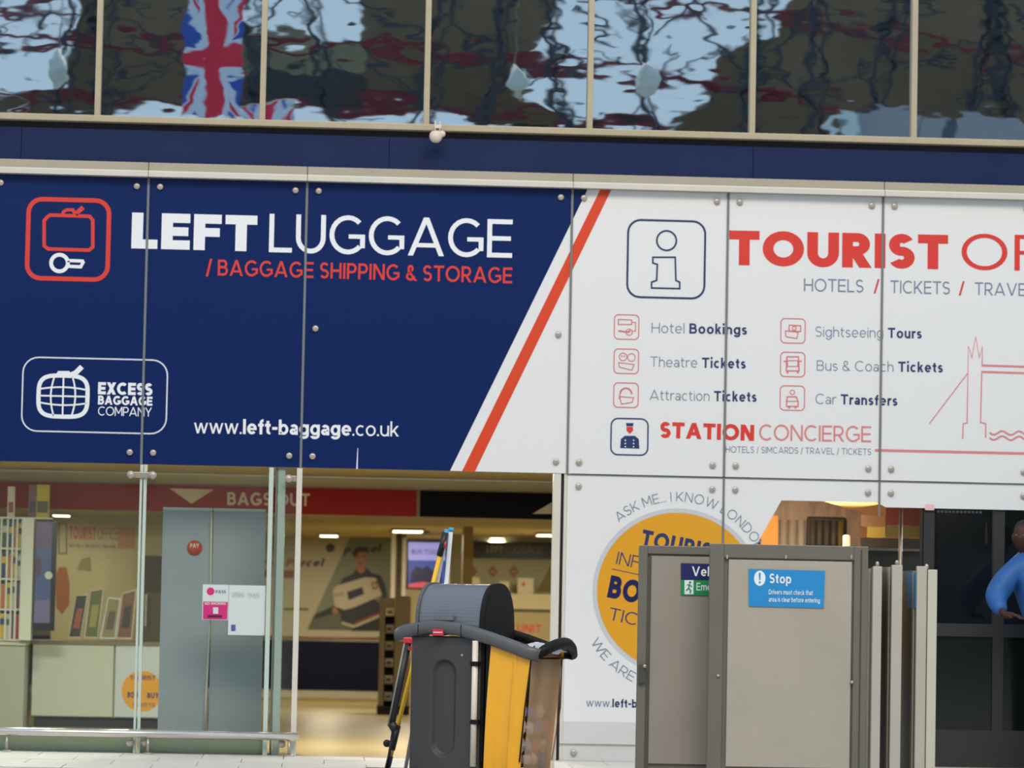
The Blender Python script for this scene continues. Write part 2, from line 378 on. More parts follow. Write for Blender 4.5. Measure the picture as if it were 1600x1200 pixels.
# ------------------------------------------------------------------ sign panels
bprof = [(0, 0), (.020, 0), (.024, .004), (.024, .012), (.020, .017), (.008, .018), (0, .018)]
def bolt_mesh():
    vs, fs = [], []; n_ = 16
    for r, h in bprof[1:-1]:
        for k in range(n_):
            a = 2*math.pi*k/n_; vs.append((r*math.cos(a), -h, r*math.sin(a)))
    for i in range(len(bprof)-3):
        for k in range(n_): fs.append((i*n_+k, i*n_+(k+1) % n_, (i+1)*n_+(k+1) % n_, (i+1)*n_+k))
    fs.append(tuple((len(bprof)-3)*n_+k for k in range(n_)))
    me = bpy.data.meshes.new('bolt'); me.from_pydata(vs, [], fs); me.materials.append(boltm)
    for p in me.polygons: p.use_smooth = True
    return me
BM = bolt_mesh()
def bolts(panel, pts):
    for x, z in pts: link('bolt', BM, None, panel, (x, -.0035, z))
G = .005
def panel_bolts(x0, x1, mid=False, zt=ZT-.068, zb=ZP+.087):
    p = [(x0+.088, zt), (x1-.088, zt), (x0+.088, zb), (x1-.088, zb)]
    if mid: p += [(x0+.088, (zt+zb)/2-.04), (x1-.088, (zt+zb)/2-.04)]
    return p
ls = thing('left_luggage_sign', (-.5, 0, ZP), 'dark blue glass fascia sign lettered LEFT LUGGAGE above the shop entrance', 'sign')
for i in (0, 1, 2):
    p = box('panel', SX[i]+G, SX[i+1]-G, 0, .012, ZP, ZT-.002, navy if i < 2 else white, ls)
    bolts(p, panel_bolts(SX[i], SX[i+1], i == 2))
p = box('panel', SX[0]-1.2, SX[0]-G, 0, .012, ZP, ZT-.002, navy, ls); bolts(p, panel_bolts(SX[0]-1.2, SX[0]))
for i in (0, 1, 2): box('joint', SX[i]-.009, SX[i]+.009, -.0075, -.0047, ZP, ZT-.002, gap, ls)
ts = thing('tourist_office_sign', (3.7, 0, ZP), 'white glass fascia sign lettered TOURIST OFFICE with red icons', 'sign')
SX.append(6.69)
for i in (3, 4, 5, 6):
    p = box('panel', SX[i]+G, SX[i+1]-G, 0, .012, ZP, ZT-.002, white, ts); bolts(p, panel_bolts(SX[i], SX[i+1]))
for i in (3, 4, 5, 6): box('joint', SX[i]-.009, SX[i]+.009, -.0075, -.0047, ZP, ZT-.002, gap, ts)
# diagonal print across panel 3 and the corner of panel 4
def lineX(pxa, pxb):       # x of a slanted edge given at panel top and bottom
    a, b_ = U(*pxa), U(*pxb); k = (b_[0]-a[0])/(b_[1]-a[1]); return lambda z: a[0]+(z-a[1])*k
eb = lineX((916, 300), (703, 736)); er0 = lineX((936, 300), (721.5, 737)); er1 = lineX((953.5, 300), (742, 737))
zt, zb = ZT-.002, ZP
def crossz(e, xx):
    z0, z1 = zb, zt
    for _ in range(40):
        zm = (z0+z1)/2
        if e(zm) < xx: z0 = zm
        else: z1 = zm
    return z0
xj = SX[3]
flat('blue_print', [[(SX[2]+G, zb), (eb(zb), zb), (xj-G, crossz(eb, xj-G)), (xj-G, zt), (SX[2]+G, zt)]], navy, ls, lay=1)
flat('blue_print', [[(xj+G, crossz(eb, xj+G)), (eb(zt), zt), (xj+G, zt)]], navy, ts, lay=1)
zc0, zc1 = crossz(er0, xj-G), crossz(er1, xj-G)
flat('red_stripe', [[(er0(zb), zb), (er1(zb), zb), (xj-G, zc1), (xj-G, zc0)]], redp, ls, lay=1)
zc0, zc1 = crossz(er0, xj+G), crossz(er1, xj+G)
flat('red_stripe', [[(xj+G, zc1), (er1(zt), zt), (er0(zt), zt), (xj+G, zc0)]], redp, ts, lay=1)
# LEFT LUGGAGE
text([('LEFT', .27)], (205, 388), (401, 393), 56, wletter, ls, track=.09)
text([('LUGGAGE', .13)], (420, 394), (800, 403), 60, wletter, ls, track=.10)
text([('/ BAGGAGE SHIPPING & STORAGE', .16)], (322, 430), (800, 443), 25, redl, ls, track=.12, label='red lettering reading / BAGGAGE SHIPPING & STORAGE')
text([('www.', .12), ('left-baggage', .19), ('.co.uk', .12)], (303, 677), (623, 682), 23, wletter, ls, track=.09)
# red locker icon
def rr_px(cx, cy, wpx, hpx, rpx, tpx, parent, mt, name='icon', fr=W0, lay=2, fill=False, s=1/206.0, label=None, extra=None):
    c = fr.px(cx, cy); hw, hh = wpx*s/2, hpx*s/2; o = rrect(c[0]-hw, c[1]-hh, c[0]+hw, c[1]+hh, rpx*s)
    polys = [o] if fill else ribbon(o, tpx*s, True)
    if extra: polys += extra
    return flat(name, polys, mt, parent, fr, lay, label=label)
def L(pts, wpx, closed=False, fr=W0, s=1/206.0): return ribbon([fr.px(*p) for p in pts], wpx*s, closed)
def C(cx, cy, r, wpx=None, fr=W0, s=1/206.0, a0=0, a1=360, n=24, ry=None):
    c = fr.px(cx, cy); pts = arcp(c[0], c[1], r*s, (ry or r)*s, a0, a1, n)
    if wpx is None: return [pts[:-1]]
    return ribbon(pts, wpx*s) if a1-a0 < 360 else ribbon(pts[:-1], wpx*s, True)
rr_px(106.5, 374, 125, 124, 21, 7, ls, redl, label='red rounded square locker icon',
      extra=L([(73, 340), (78, 336), (140, 338), (145, 344), (145, 386), (139, 391), (75, 389), (69, 384), (69, 345)], 5.5, True)
      + L([(97, 338), (99, 331), (104, 328), (114, 328), (118, 337)], 5) + L([(118, 335), (122, 331), (130, 324)], 7))
flat('key_icon', C(93, 411, 13, 6)+L([(105, 407), (131, 408)], 5)+L([(105, 416), (126, 417), (131, 408)], 5), wletter, ls, lay=2, label='white key outline')
# company badge
rr_px(148, 618, 224, 115, 24, 2.2, ls, wthin, name='badge_outline')
c0 = W0.px(98.5, 619); s_ = 1/206.0
globe = ribbon([(c0[0]+38*s_*abs(math.cos(a))**.55*(1 if math.cos(a) > 0 else -1), c0[1]+32*s_*abs(math.sin(a))**.55*(1 if math.sin(a) > 0 else -1)) for a in [2*math.pi*i/40 for i in range(40)]], 6.5*s_, True)
for dx in (-19, 0, 19):
    globe += ribbon([(c0[0]+(dx-(.28*dx)*(abs(t_)**2))*s_, c0[1]+31*t_*s_) for t_ in [i/5-1 for i in range(11)]], 2.6*s_)
for dz, cv in ((14, 3.5), (0, 0), (-14, -3.5)):
    globe += ribbon([(c0[0]+36*t_*s_, c0[1]+(dz-cv*t_*t_)*s_) for t_ in [i/5-1 for i in range(11)]], 2.6*s_)
globe += L([(89, 588), (92, 582), (107, 582), (110, 589)], 4.5)+L([(110, 586), (118, 583), (128, 573)], 8)
flat('globe_case_logo', globe, wletter, ls, lay=2, label='white suitcase shaped globe emblem')
text([('EXCESS', .26)], (153, 616), (238, 618), 19, wletter, ls, track=.07)
text([('BAGGAGE', .24)], (153, 632), (238, 634), 14, wletter, ls, track=.07)
text([('COMPANY', .12)], (153, 649), (237, 651), 14, wletter, ls, track=.08)
flat('scratch', [[U(556.5, 733), U(559, 733), U(559.5, 700), U(558.5, 700)]], wthin, ls, lay=1.5)
# TOURIST OFFICE
text([('TOURIST', .27)], (1139, 414), (1481, 421), 54, redl, ts, track=.08, label='bold red lettering reading TOURIST')
a_ = 1502; text([('OFFICE', .12)], (a_, 421), (a_+335, 428), 56, redl, ts, track=.16)
text([('HOTELS', .115)], (1256, 455), (1349, 457), 20, greyl, ts, track=.13)
text([('/', .12)], (1365, 457), (1374, 457), 20, redl, ts); text([('TICKETS', .115)], (1391, 458), (1484, 460), 20, greyl, ts, track=.13)
text([('/', .12)], (1498, 460), (1507, 460), 20, redl, ts); text([('TRAVEL', .115)], (1523, 461), (1616, 463), 20, greyl, ts, track=.13)
rr_px(1041, 405, 122, 122, 20, 3.2, ts, navyl, label='dark blue outlined information i icon', name='information_icon',
      extra=C(1041.5, 376, 15.5, 2.8)+L([(1020, 402), (1055, 402), (1056, 438), (1062, 441), (1062, 451), (1018, 450), (1018, 441), (1026, 438), (1027, 413), (1020, 411)], 2.6, True))
for (bx_, by_) in ((979, 511), (978.5, 564.5), (978, 617.5), (1239, 517), (1238.5, 569.5), (1238, 622)):
    ex_ = []; x_, y_ = bx_, by_; k_ = (round(bx_/100), round(by_))
    def q(*pts): return [(x_+a, y_+b) for a, b in pts]
    if by_ == 511: ex_ = L(q((-13, -12), (8, -11), (8, -4), (-13, -4)), 1.5, True)+L(q((8, -8), (14, -7), (14, 6), (8, 7)), 1.3)+L(q((-13, 6), (3, 8), (6, 5)), 2.5)+C(x_+4, y_+8, 5, 1.2)
    elif by_ == 564.5: ex_ = C(x_-5, y_-7, 6, 1.3)+C(x_+8, y_-6, 6, 1.3)+L(q((-12, 2), (12, 5), (9, 14), (-11, 9)), 1.4, True)+C(x_-7, y_-8, 1.2)+C(x_-3, y_-8, 1.2)
    elif by_ == 617.5: ex_ = C(x_, y_-2, 9, 2.5, a0=0, a1=180)+L(q((-10, 2), (12, 4), (10, 11), (-7, 14)), 1.4, True)+L(q((-8, -8), (-11, 6)), 1.4)
    elif by_ == 517: ex_ = L(q((-6, -9), (12, -8), (12, 1), (-6, 0)), 1.6, True)+C(x_+2, y_-4, 3, 1.3)+L(q((-12, 0), (8, 2), (6, 12), (-11, 9)), 1.4, True)
    elif by_ == 569.5: ex_ = L(q((-9, -12), (9, -12), (10, 10), (-10, 10)), 1.8, True)+L(q((-8, -6), (8, -6), (8, 3), (-8, 3)), 1.2, True)+L(q((-8, 10), (-8, 14)), 3)+L(q((8, 10), (8, 14)), 3)+L(q((-14, -5), (-10, -5)), 2)+L(q((14, -5), (10, -5)), 2)
    else: ex_ = L(q((-8, -2), (6, -2), (9, 5), (9, 13), (-9, 13), (-9, 5)), 1.8, True)+L(q((-8, 5), (8, 5)), 1.4)+C(x_, y_-9, 3.5, 1.3)+L(q((-5, 12), (-5, 16)), 3)+L(q((5, 12), (5, 16)), 3)
    rr_px(bx_, by_, 38.5, 38.5, 6.5, 1.5, ts, redicon, name='service_icon', extra=ex_, label='pale red outlined service icon')
Tn, Tb = .09, .19
def item(p0, p1, segs, cap=16): text(segs, p0, p1, cap, [greyl, navyl][:len(segs)], ts, track=.14, name='service_lettering')
item((1018, 520), (1167, 523), [('Hotel ', Tn), ('Bookings', Tb)])
item((1016, 573), (1165, 576), [('Theatre ', Tn), ('Tickets', Tb)])
item((1015, 625), (1182, 628), [('Attraction ', Tn), ('Tickets', Tb)])
item((1274, 526), (1440, 529), [('Sightseeing ', Tn), ('Tours', Tb)])
item((1276, 579), (1473, 582), [('Bus & Coach ', Tn), ('Tickets', Tb)])
item((1274, 631), (1402, 634), [('Car ', Tn), ('Transfers', Tb)])
rr_px(983.5, 682.5, 58, 57, 11, 2.2, ts, navyl, name='concierge_badge', label='dark blue outlined concierge figure badge',
      extra=[[W0.px(*p) for p in ((969, 700), (970, 686), (976, 681), (984, 681), (984, 681), (992, 681), (998, 686), (999, 701))]]+[[W0.px(*p) for p in ((978, 661), (990, 661), (989, 666), (979, 666))]])
flat('concierge_badge_face', [[W0.px(*p) for p in ((979, 667), (989, 667), (989, 673), (984, 678), (979, 673))]], redl, ts, lay=2)
flat('concierge_badge_buttons', [q for (x_, y_) in ((977, 688), (977, 693), (977, 698), (990, 688), (990, 693), (990, 698)) for q in C(x_, y_, 1.2, n=8)], wletter, ts, lay=3)
text([('STATION', .25)], (1031, 684), (1178, 689), 25, redl, ts, track=.09, label='bold red lettering reading STATION')
text([('CONCIERGE', .12)], (1186, 688), (1361, 691), 25, redthin, ts, track=.10)
text([('HOTELS / SIMCARDS / TRAVEL / TICKETS', .11)], (1134, 707), (1361, 711), 10, greyl, ts, track=.16)
flat('underline', L([(1367, 703.5), (1620, 709)], 4), redthin, ts, lay=2)
flat('bridge_drawing', L([(1452, 662), (1512, 583)], 1.6)+L([(1504, 686), (1505, 662), (1511, 661), (1513, 541), (1518.5, 559), (1524.5, 526), (1530, 559), (1535, 541), (1534.5, 571), (1700, 576)], 1.8)
     + L([(1540, 684), (1540, 662), (1532, 660), (1534, 581), (1700, 586)], 1.8)+L([(1534, 571), (1700, 576)], 3.2)+L([(1534, 581), (1700, 586)], 3.2)
     + L([(1546+i*4, 676+3.2*math.sin(i*.95)+i*.08) for i in range(28)], 2.6)+L([(1546+i*4, 684+3.2*math.sin(i*.95)+i*.08) for i in range(28)], 2.6), redthin, ts, lay=2, label='thin red line drawing of a bascule bridge tower')
# ------------------------------------------------------------------ lower white panels
xA, xB, xC, xD = 1.9513, SX[4], SX[5], SX[6]
def pts_px(l, fr=W0): return [fr.px(*p) for p in l]
iw = thing('tourist_information_panel', (2.5, 0, 0), 'white glass wall panels with a round yellow tourist sticker behind the grey gates', 'panel')
ZJ = Z(1000, 744.5)
zw = Z(950, 1128)
p = box('panel', SX[3]+.005, xB-G, 0, .012, zw, ZJ-.004, white, iw)
bolts(p, [(SX[3]+.088, ZJ-.085), (xB-.088, ZJ-.085)])
zc_ = Z(1300, 783.5); dA, dB = U(1222, 780), U(1180, 855); kx = (dB[0]-dA[0])/(dB[1]-dA[1])
dl = lambda z: dA[0]+(z-dA[1])*kx
p = prism('panel', [(xB+G, ZJ-.004), (xB+G, zw), (dl(1.4), zw), (dl(1.4), 1.4), (dl(zc_), zc_), (xC-G, zc_), (xC-G, ZJ-.004)][::-1], -.012, 0, white, iw)
bolts(p, [(xB+.088, ZJ-.085), (xC-.088, ZJ-.085)])
e1 = U(1366, 787); e2 = U(1361, 797); zc2 = Z(1520, 795.5)
p = prism('panel', [(xC+G, ZJ-.004), (xC+G, zc_), (e1[0]+.02, zc_), (e1[0]+.09, zc2), (xD-G, zc2), (xD-G, ZJ-.004)][::-1], -.012, 0, white, iw)
bolts(p, [(xC+.088, ZJ-.085), (xD-.088, ZJ-.085)])
grim = mat('grey_white_print', (206, 207, 206), .35, noise=.03, nscale=3)
z2 = Z(950, 1160)
box('reflection_strip', SX[3]+.005, xC, .0, .012, z2, zw, grim, iw)  # greyer strip paints a reflection low on the white panels
p = box('plinth_panel', SX[3]+.005, xC, .0, .012, 0, z2-.012, grim, iw)
bolts(p, [(SX[3]+.088, Z(893, 1176)), (xB-.088, Z(893, 1176))])
box('ledge', SX[3]-.02, xC, -.02, .01, z2-.012, z2, cream2, iw)
for xx in (xB,): box('joint', xx-.008, xx+.008, -.0075, -.0047, zw, ZJ, gap, iw)
box('joint', xC-.008, xC+.008, -.0075, -.0047, 1.9, ZJ, gap, iw)
box('row_joint', SX[3], xD, -.003, .01, ZJ-.004, ZJ+.005, gap, iw)  # grey seam between the two panel rows
for d_ in (0,):
    cc = W0.px(1058, 925); s_ = 1/206.0
    flat('sticker_rim', [arcp(cc[0], cc[1], 133*s_, 131*s_, 0, 360, 60)[:-1]], ringg, iw, lay=1, label='pale grey ring of the round sticker')
    flat('round_sticker', [arcp(cc[0], cc[1], 126*s_, 124*s_, 0, 360, 60)[:-1]], orange, iw, lay=2, label='orange yellow round tourist information sticker')
    arc_text('ASK ME... I KNOW LONDON', .085, cc, 142*s_, 131, 28, 15*s_, greyl, iw, lay=3, name='arc_lettering')
    arc_text('WE ARE HERE', .085, cc, 157*s_, 211, 268, 15*s_, greyl, iw, lay=3, outward=False, name='arc_lettering')
    text([('TOURIST', .24)], (1000, 853), (1128, 879), 27, navyl, iw, lay=3)
    text([('INFORMATION', .1)], (962, 881), (1140, 919), 20, navyl, iw, lay=3)
    flat('sticker_line', L([(956, 889), (1150, 930)], 1.2), navyl, iw, lay=3)
    text([('BOOK - BUY', .26)], (948, 933), (1150, 976), 36, mat('dark_navy_letter', (24, 26, 80), .35), iw, lay=3, track=.08)
    text([('TICKETS', .1)], (950, 968), (1070, 994), 20, navyl, iw, lay=3)
text([('www.', .11), ('left-baggage', .2), ('.co.uk', .11)], (916, 1104), (1088, 1108), 13, [greyl, navyl, greyl], iw, track=.12)

# ------------------------------------------------------------------ ground
pav = mat('pale_paving', (206, 202, 194), .45, noise=.05, nscale=4)
pav2 = mat('concourse_floor', (186, 182, 174), .4, noise=.05, nscale=2)
shopf = mat('shop_floor', (150, 132, 84), .36, noise=.06, nscale=1.5)
fl = struct('floor', (0, 0, 0))
tm = bpy.data.meshes.new('tile'); bm = bmesh.new(); add_box(bm, 0, .594, -.594, 0, -.04, 0); bmesh.ops.recalc_face_normals(bm, faces=bm.faces[:]); bm.to_mesh(tm); bm.free(); tm.materials.append(pav)
for i in range(14):
    for j in range(4):
        link('tile', tm, None, fl, (-3.2+i*.6+(.3 if j % 2 else 0), -.02-j*.6, random.uniform(-.001, .001)))
box('slab', -40, 40, -70, -2.5, -.3, -.002, pav2, fl)
box('slab', -40, 40, -2.5, -.01, -.3, -.045, darkgap, fl)
box('threshold', -4, 7, -.02, .1, -.04, .002, steel, fl)
box('shop_floor', -4.4, 7, .1, 18, -.1, 0, shopf, fl)

# ------------------------------------------------------------------ shop shell
cw = mat('shop_white_wall', (186, 182, 164), .6, noise=.03, nscale=2)
ceil1 = mat('shop_ceiling', (178, 166, 132), .7, noise=.02, nscale=1)
ceil2 = mat('shop_ceiling_inner', (196, 178, 120), .6)
YB = 16.0
sb = struct('wall_shop_rear', (0, YB, 0)); box('panel', -4.5, 3.3, YB, YB+.2, 0, 2.6, cw, sb)
sl = struct('wall_left', (-4.4, 8, 0)); box('panel', -4.6, -4.4, .1, YB, 0, 2.6, cw, sl)
sr = struct('wall_partition', (3.2, 8, 0)); box('panel', 3.1, 3.3, .3, YB, 0, 2.6, cw, sr)
ZC2 = Z(550, 806, 5.5)
cl = struct('ceiling', (0, 5, 2.3))
box('panel', -4.6, 3.3, .1, 5.5, 2.3, 2.42, ceil1, cl)
box('panel', -4.6, 3.3, 5.7, YB+.2, ZC2, ZC2+.1, ceil2, cl)
# header above the glass, seen as the underside of the fascia
bulk = struct('wall_bulkhead', (0, 5.5, ZC2))
xbr = X(653, 780, 5.5)
redb = mat('dark_red_band', (138, 16, 12), .5, spec=.2); navb = mat('night_blue_band', (13, 12, 22), .6, spec=.1)
box('panel', -4.4, 3.1, 5.53, 5.7, ZC2, 2.3, ceil1, bulk)
WB = wall(5.5)
ztb = Z(550, 764, 5.5)
red_ = tag(box('red_header_band', -4.2, xbr-.01, 5.49, 5.525, ZC2+.005, ztb, redb), 'dark red ceiling header band lettered BAGS OUT inside the shop', 'sign')
nav_ = tag(box('navy_header_band', xbr+.02, 3.05, 5.49, 5.525, ZC2+.005, ztb, navb), 'near black ceiling header band right of the red one', 'sign')
WL = wall(5.488)
beige = mat('beige_letter', (196, 186, 164), .5)
flat('down_arrow', [[WL.px(265, 763), WL.px(334, 765), WL.px(299, 787)]], beige, red_, WL, 0)
text([('BAGS OUT', .2)], (355, 789), (484, 791), 20, beige, red_, WL, 0)
flat('beige_wedge', [[WL.px(832, 803), WL.px(862, 803), WL.px(862, 785)]], beige, nav_, WL, 0)

glow = mat('lamp_diffuser', (255, 240, 205), .5, emit=5)
def ceil_lamp(px, py, Zc, Yy, wd, dp, label, power):
    x_ = X(px, py, Yy); t = thing('ceiling_light', (x_, Yy, Zc), label, 'lamp', 'shop ceiling lights')
    box('frame', x_-wd/2-.02, x_+wd/2+.02, Yy-dp/2-.02, Yy+dp/2+.02, Zc-.03, Zc-.001, cream, t)
    box('diffuser', x_-wd/2, x_+wd/2, Yy-dp/2, Yy+dp/2, Zc-.04, Zc-.028, glow, t)
    if power:
        a = area('ceiling_lamp_light', (x_, Yy, Zc-.06), (x_, Yy, 0), wd, dp, power, (1, .86, .6))
ceil_lamp(514, 832, ZC2, 14, .2, .4, 'small square ceiling light above the poster of a man with boxes', 42)
ceil_lamp(637, 824, ZC2, 10.5, .3, .6, 'bright double ceiling light in front of the bus tour screen', 42)
ceil_lamp(776, 832, ZC2, 13.5, .15, .3, 'small round ceiling light above the LEFT LUGGAGE counter sign', 42)
ceil_lamp(862, 825, ZC2, 11, .3, .4, 'ceiling light cut by the entrance post, right of the rest', 42)
ceil_lamp(96, 809, ZC2, 6.5, .14, .3, 'ceiling light over the tourist posters at the left', 13)
for (x_, y_) in ((-2.6, 1.9), (-.9, 1.9), (1.3, 1.9)):  # fittings added out of view to brighten the shop front
    t = thing('added_ceiling_light', (x_, y_, 2.3), 'added unseen ceiling light above the %s' % {-2.6: 'leaflet rack side', -.9: 'blue grey screen', 1.3: 'open entrance'}[x_], 'lamp', 'added front shop lights')
    box('diffuser', x_-.3, x_+.3, y_-.15, y_+.15, 2.29, 2.299, glow, t); box('frame', x_-.33, x_+.33, y_-.18, y_+.18, 2.294, 2.299, cream, t)
    area('added_ceiling_fill', (x_, y_, 2.285), (x_, y_, 0), .6, .3, 75, (1, .95, .86))

# ------------------------------------------------------------------ shop front glazing
shopglass = glass_mat('shop_glass', (.93, .965, .93), .01, veil=.022, veil_col=(200, 206, 200))
edge = mat('glass_edge', (190, 206, 196), .3)
edge2 = mat('pale_glass_fin', (150, 168, 156), .25)
def gp(idx, xa, xb, y=.03):
    wn = struct('window_%d' % idx, (xa, 0, 0)); box('pane', xa, xb, y, y+.012, .02, 2.17, shopglass, wn); return wn
xg = [X(213.5, 950), X(218, 950), X(224, 950), X(415.5, 950), X(422.5, 950), X(430, 950), X(441, 950), X(459, 950), X(467.5, 950)]
w9 = gp(9, -3.4, xg[0]); box('frame', xg[0], xg[1]-.004, -.01, .05, 0, 2.17, edge, w9)
w10 = gp(10, xg[2], xg[3]); box('frame', xg[1]+.006, xg[2], -.01, .05, 0, 2.17, edge, w10); box('frame', xg[3], xg[4], .0, .06, 0, 2.17, edge, w10)
plm = mat('plinth_grey_green', (132, 140, 124), .5)
box('plinth', -3.4, xg[1]-.004, .07, .1, 0, .15, plm, w9); box('plinth', xg[2], xg[3], .07, .1, 0, .15, plm, w10)
w11 = gp(11, xg[6], xg[7]); box('frame', xg[7], xg[8], -.02, .1, 0, 2.17, cream2, w11); box('glass_fin', xg[5], xg[6], .03, .6, 0, 2.17, edge2, w11)
box('frame', X(426, 950), xg[5]-.004, .03, .09, 0, 2.17, mat('dark_grey_seal', (92, 104, 100), .5), w11)
def fitting(px0, px1, py, lab, two=True):
    x0, z0 = U(px0, py); x1, _ = U(px1, py)
    t = thing('patch_fitting', (x0, -.02, z0), lab, 'clamp', 'steel glass clamps on the shop front')
    box('plate', x0, x1, -.03, -.014, z0-.022, z0+.022, steel, t, bevel=.004)
    for xx in ((x0, x1) if two else (x0,)): lathe('bolt', [(0.001, .03), (.028, .03), (.03, .012), (.03, 0)], (xx, -.045, z0), boltm, t, 16, 'y')
fitting(205, 239, 742, 'steel double clamp bridging two glass panes under the fascia'); fitting(451, 463, 748, 'single steel clamp at the top of the glass beside the entrance', False)
fitting(203, 209, 1160, 'small steel clamp below the rail, left of the glass joint', False); fitting(228, 234, 1160, 'small steel clamp below the rail, right of the glass joint', False); fitting(440, 446, 1162, 'small steel clamp below the rail near the entrance', False)
# low steel rail
zr = Z(230, 1146); rx = X(467, 1146)
rl = thing('steel_rail', (-1, -.1, 0), 'low round polished steel rail along the foot of the shop glass', 'rail')
tube('bar', [(-3.6, -.1, zr), (rx, -.1, zr)], .031, mat('polished_steel', (214, 206, 200), .2, metal=.75), rl, 16)
for px_ in (12, 232, 452):
    x_ = X(px_, 1165); tube('post', [(x_, -.1, 0), (x_, -.1, zr-.03)], .012, steel, rl, 10); lathe('foot', [(.04, 0), (.04, .008), (.015, .012)], (x_, -.1, 0), steel, rl, 16)
# entrance posts on the other side
dp = struct('door_1', (1.75, 0, 0))
box('frame', X(861, 950), X(873, 950), -.0, .08, 0, 2.17, cream2, dp); box('seal', X(873, 950), X(878, 950), .03, .1, 0, 2.17, darkgap, dp)
box('frame', X(878, 950), SX[3]+.004, .005, .1, 0, 2.17, cream2, dp)

# ------------------------------------------------------------------ inside the shop, left
bluegrey = mat('roll_partition_grey', (156, 162, 178), .5, noise=.03, nscale=3)
WP = wall(.55)
xp = [WP.px(251, 950)[0], WP.px(329, 950)[0], WP.px(412, 950)[0]]; zp = WP.px(330, 798)[1]
rp = thing('roller_screen', (xp[1], .6, 0), 'blue grey pull-up screen of two leaves behind the shop glass', 'screen')
box('leaf', xp[0], xp[1]-.006, .55, .575, .03, zp, bluegrey, rp); box('leaf', xp[1]+.006, xp[2], .55, .575, .03, zp, bluegrey, rp)
box('top_rail', xp[0], xp[1]-.004, .54, .585, zp, zp+.02, edge, rp); box('top_rail', xp[1]+.004, xp[2], .54, .585, zp, zp+.02, edge, rp)
tube('cord', [WP.w(*WP.px(*p), .03) for p in ((331, 800), (330, 860), (330, 920), (328, 980), (325, 1040), (322, 1090), (320, 1142))], .007, cream2, rp, 8)
box('base', xp[0], xp[2], .48, .66, 0, .03, steel, rp)
# stickers on the glass
WG = wall(-.004+.03)
def sticker(name, x0, y0, x1, y1, mt, label, cat='poster', Y=.022):
    a, b_ = U(x0, y0, Y), U(x1, y1, Y); o = box(name, a[0], b_[0], Y, Y+.006, b_[1], a[1], mt); return tag(o, label, cat)
pinkm = mat('pink_print', (206, 40, 120), .4); paperw = mat('paper_white', (206, 214, 214), .5)
wp_ = wall(.021)
st1 = sticker('pink_notice', 317, 913, 356, 969, paperw, 'small white and magenta notice stuck on the shop glass')
flat('magenta_half', [pts_px([(317.5, 940), (356, 940.5), (355, 968), (317, 967.5)], wp_)], pinkm, st1, wp_)
flat('logo', C(329, 924, 6, fr=wp_), pinkm, st1, wp_)
text([('PASS', .2)], (337, 927), (353, 927), 5, greyl, st1, wp_)
flat('figure_icon', [pts_px([(333, 949), (341, 949), (341, 959), (333, 959)], wp_)], paperw, st1, wp_, 2)
flat('figure_bar', [pts_px([(324, 961), (347, 961), (347, 965), (324, 965)], wp_)], mat('dark_purple', (90, 20, 70), .4), st1, wp_, 2)
text([('NO SMOKING', .2)], (320, 945), (353, 945), 4, paperw, st1, wp_, lay=2)
st2 = sticker('white_notice', 358, 914, 413, 993, paperw, 'larger white notice stuck on the shop glass right of the magenta one')
text([('OPENING', .12)], (362, 933), (382, 933), 7, mat('faint_letter', (176, 186, 190), .5), st2, wp_)
text([('TIMES', .12)], (386, 934), (405, 934), 7, MATS['faint_letter'], st2, wp_)
flat('blue_stamp', [pts_px([(361, 976), (368, 976), (368, 986), (361, 986)], wp_)], mat('blue_stamp', (70, 90, 160), .5), st2, wp_)
st3 = lathe('round_red_sticker', [(.058, .004), (.058, 0)], (X(304, 856, .54), .545, Z(304, 856, .54)), mat('sticker_red', (200, 66, 52), .4), None, 28, 'y')
tag(st3, 'round red sticker on the blue grey screen', 'sticker'); wq = wall(.5405)
text([('PAY', .2)], (297, 856), (311, 856), 7, paperw, st3, wq, lay=.1)

# white counter with a sticker
cwh = mat('counter_white', (190, 196, 182), .4); cgr = mat('counter_grey', (160, 164, 152), .5)
YC = 5.0; a = U(52, 1000, YC); b_ = U(262, 1133, YC); xm = X(178, 1070, YC)
ct = thing('white_counter', (a[0]+.6, YC, 0), 'long white service counter with a yellow round sticker, behind the left pane', 'counter')
box('panel', a[0], xm-.01, YC, YC+.03, .1, a[1]-.03, cwh, ct); box('panel', xm+.01, b_[0]+.3, YC, YC+.03, .1, a[1]-.03, mat('counter_bluish', (192, 202, 204), .4), ct)
box('body', a[0]+.01, b_[0]+.29, YC+.03, YC+.6, .09, a[1]-.03, cgr, ct); box('toe_kick', a[0]+.02, b_[0]+.25, YC+.05, YC+.5, 0, .09, darkgap, ct)
box('worktop', a[0]-.02, b_[0]+.32, YC-.02, YC+.64, a[1]-.03, a[1], mat('counter_top', (120, 112, 90), .4), ct)
wc = wall(YC); c = wc.px(222, 1080)
flat('round_sticker', [arcp(c[0], c[1], .182, .182, 0, 360, 40)[:-1]], orange, ct, wc, 1, label='yellow round tourist sticker')
text([('TOURIST', .2)], (203, 1062), (243, 1063), 7, navyl, ct, wc); text([('BOOK', .25)], (199, 1090), (221, 1090.5), 9, navyl, ct, wc); text([('BUY', .25)], (230, 1091), (248, 1091.3), 9, navyl, ct, wc)
text([('TICKETS', .12)], (206, 1104), (242, 1105), 6, navyl, ct, wc)
side = thing('side_cabinet', (a[0]-.8, YC-.3, 0), 'plain grey white cabinet below the leaflet rack at the left', 'cabinet')
box('body', a[0]-1.9, a[0]-.04, YC-.4, YC+.2, .0, U(30, 1008, YC-.4)[1], cgr, side); box('top', a[0]-1.92, a[0]-.03, YC-.42, YC+.22, U(30, 1008, YC-.4)[1], U(30, 1003, YC-.4)[1], cwh, side)
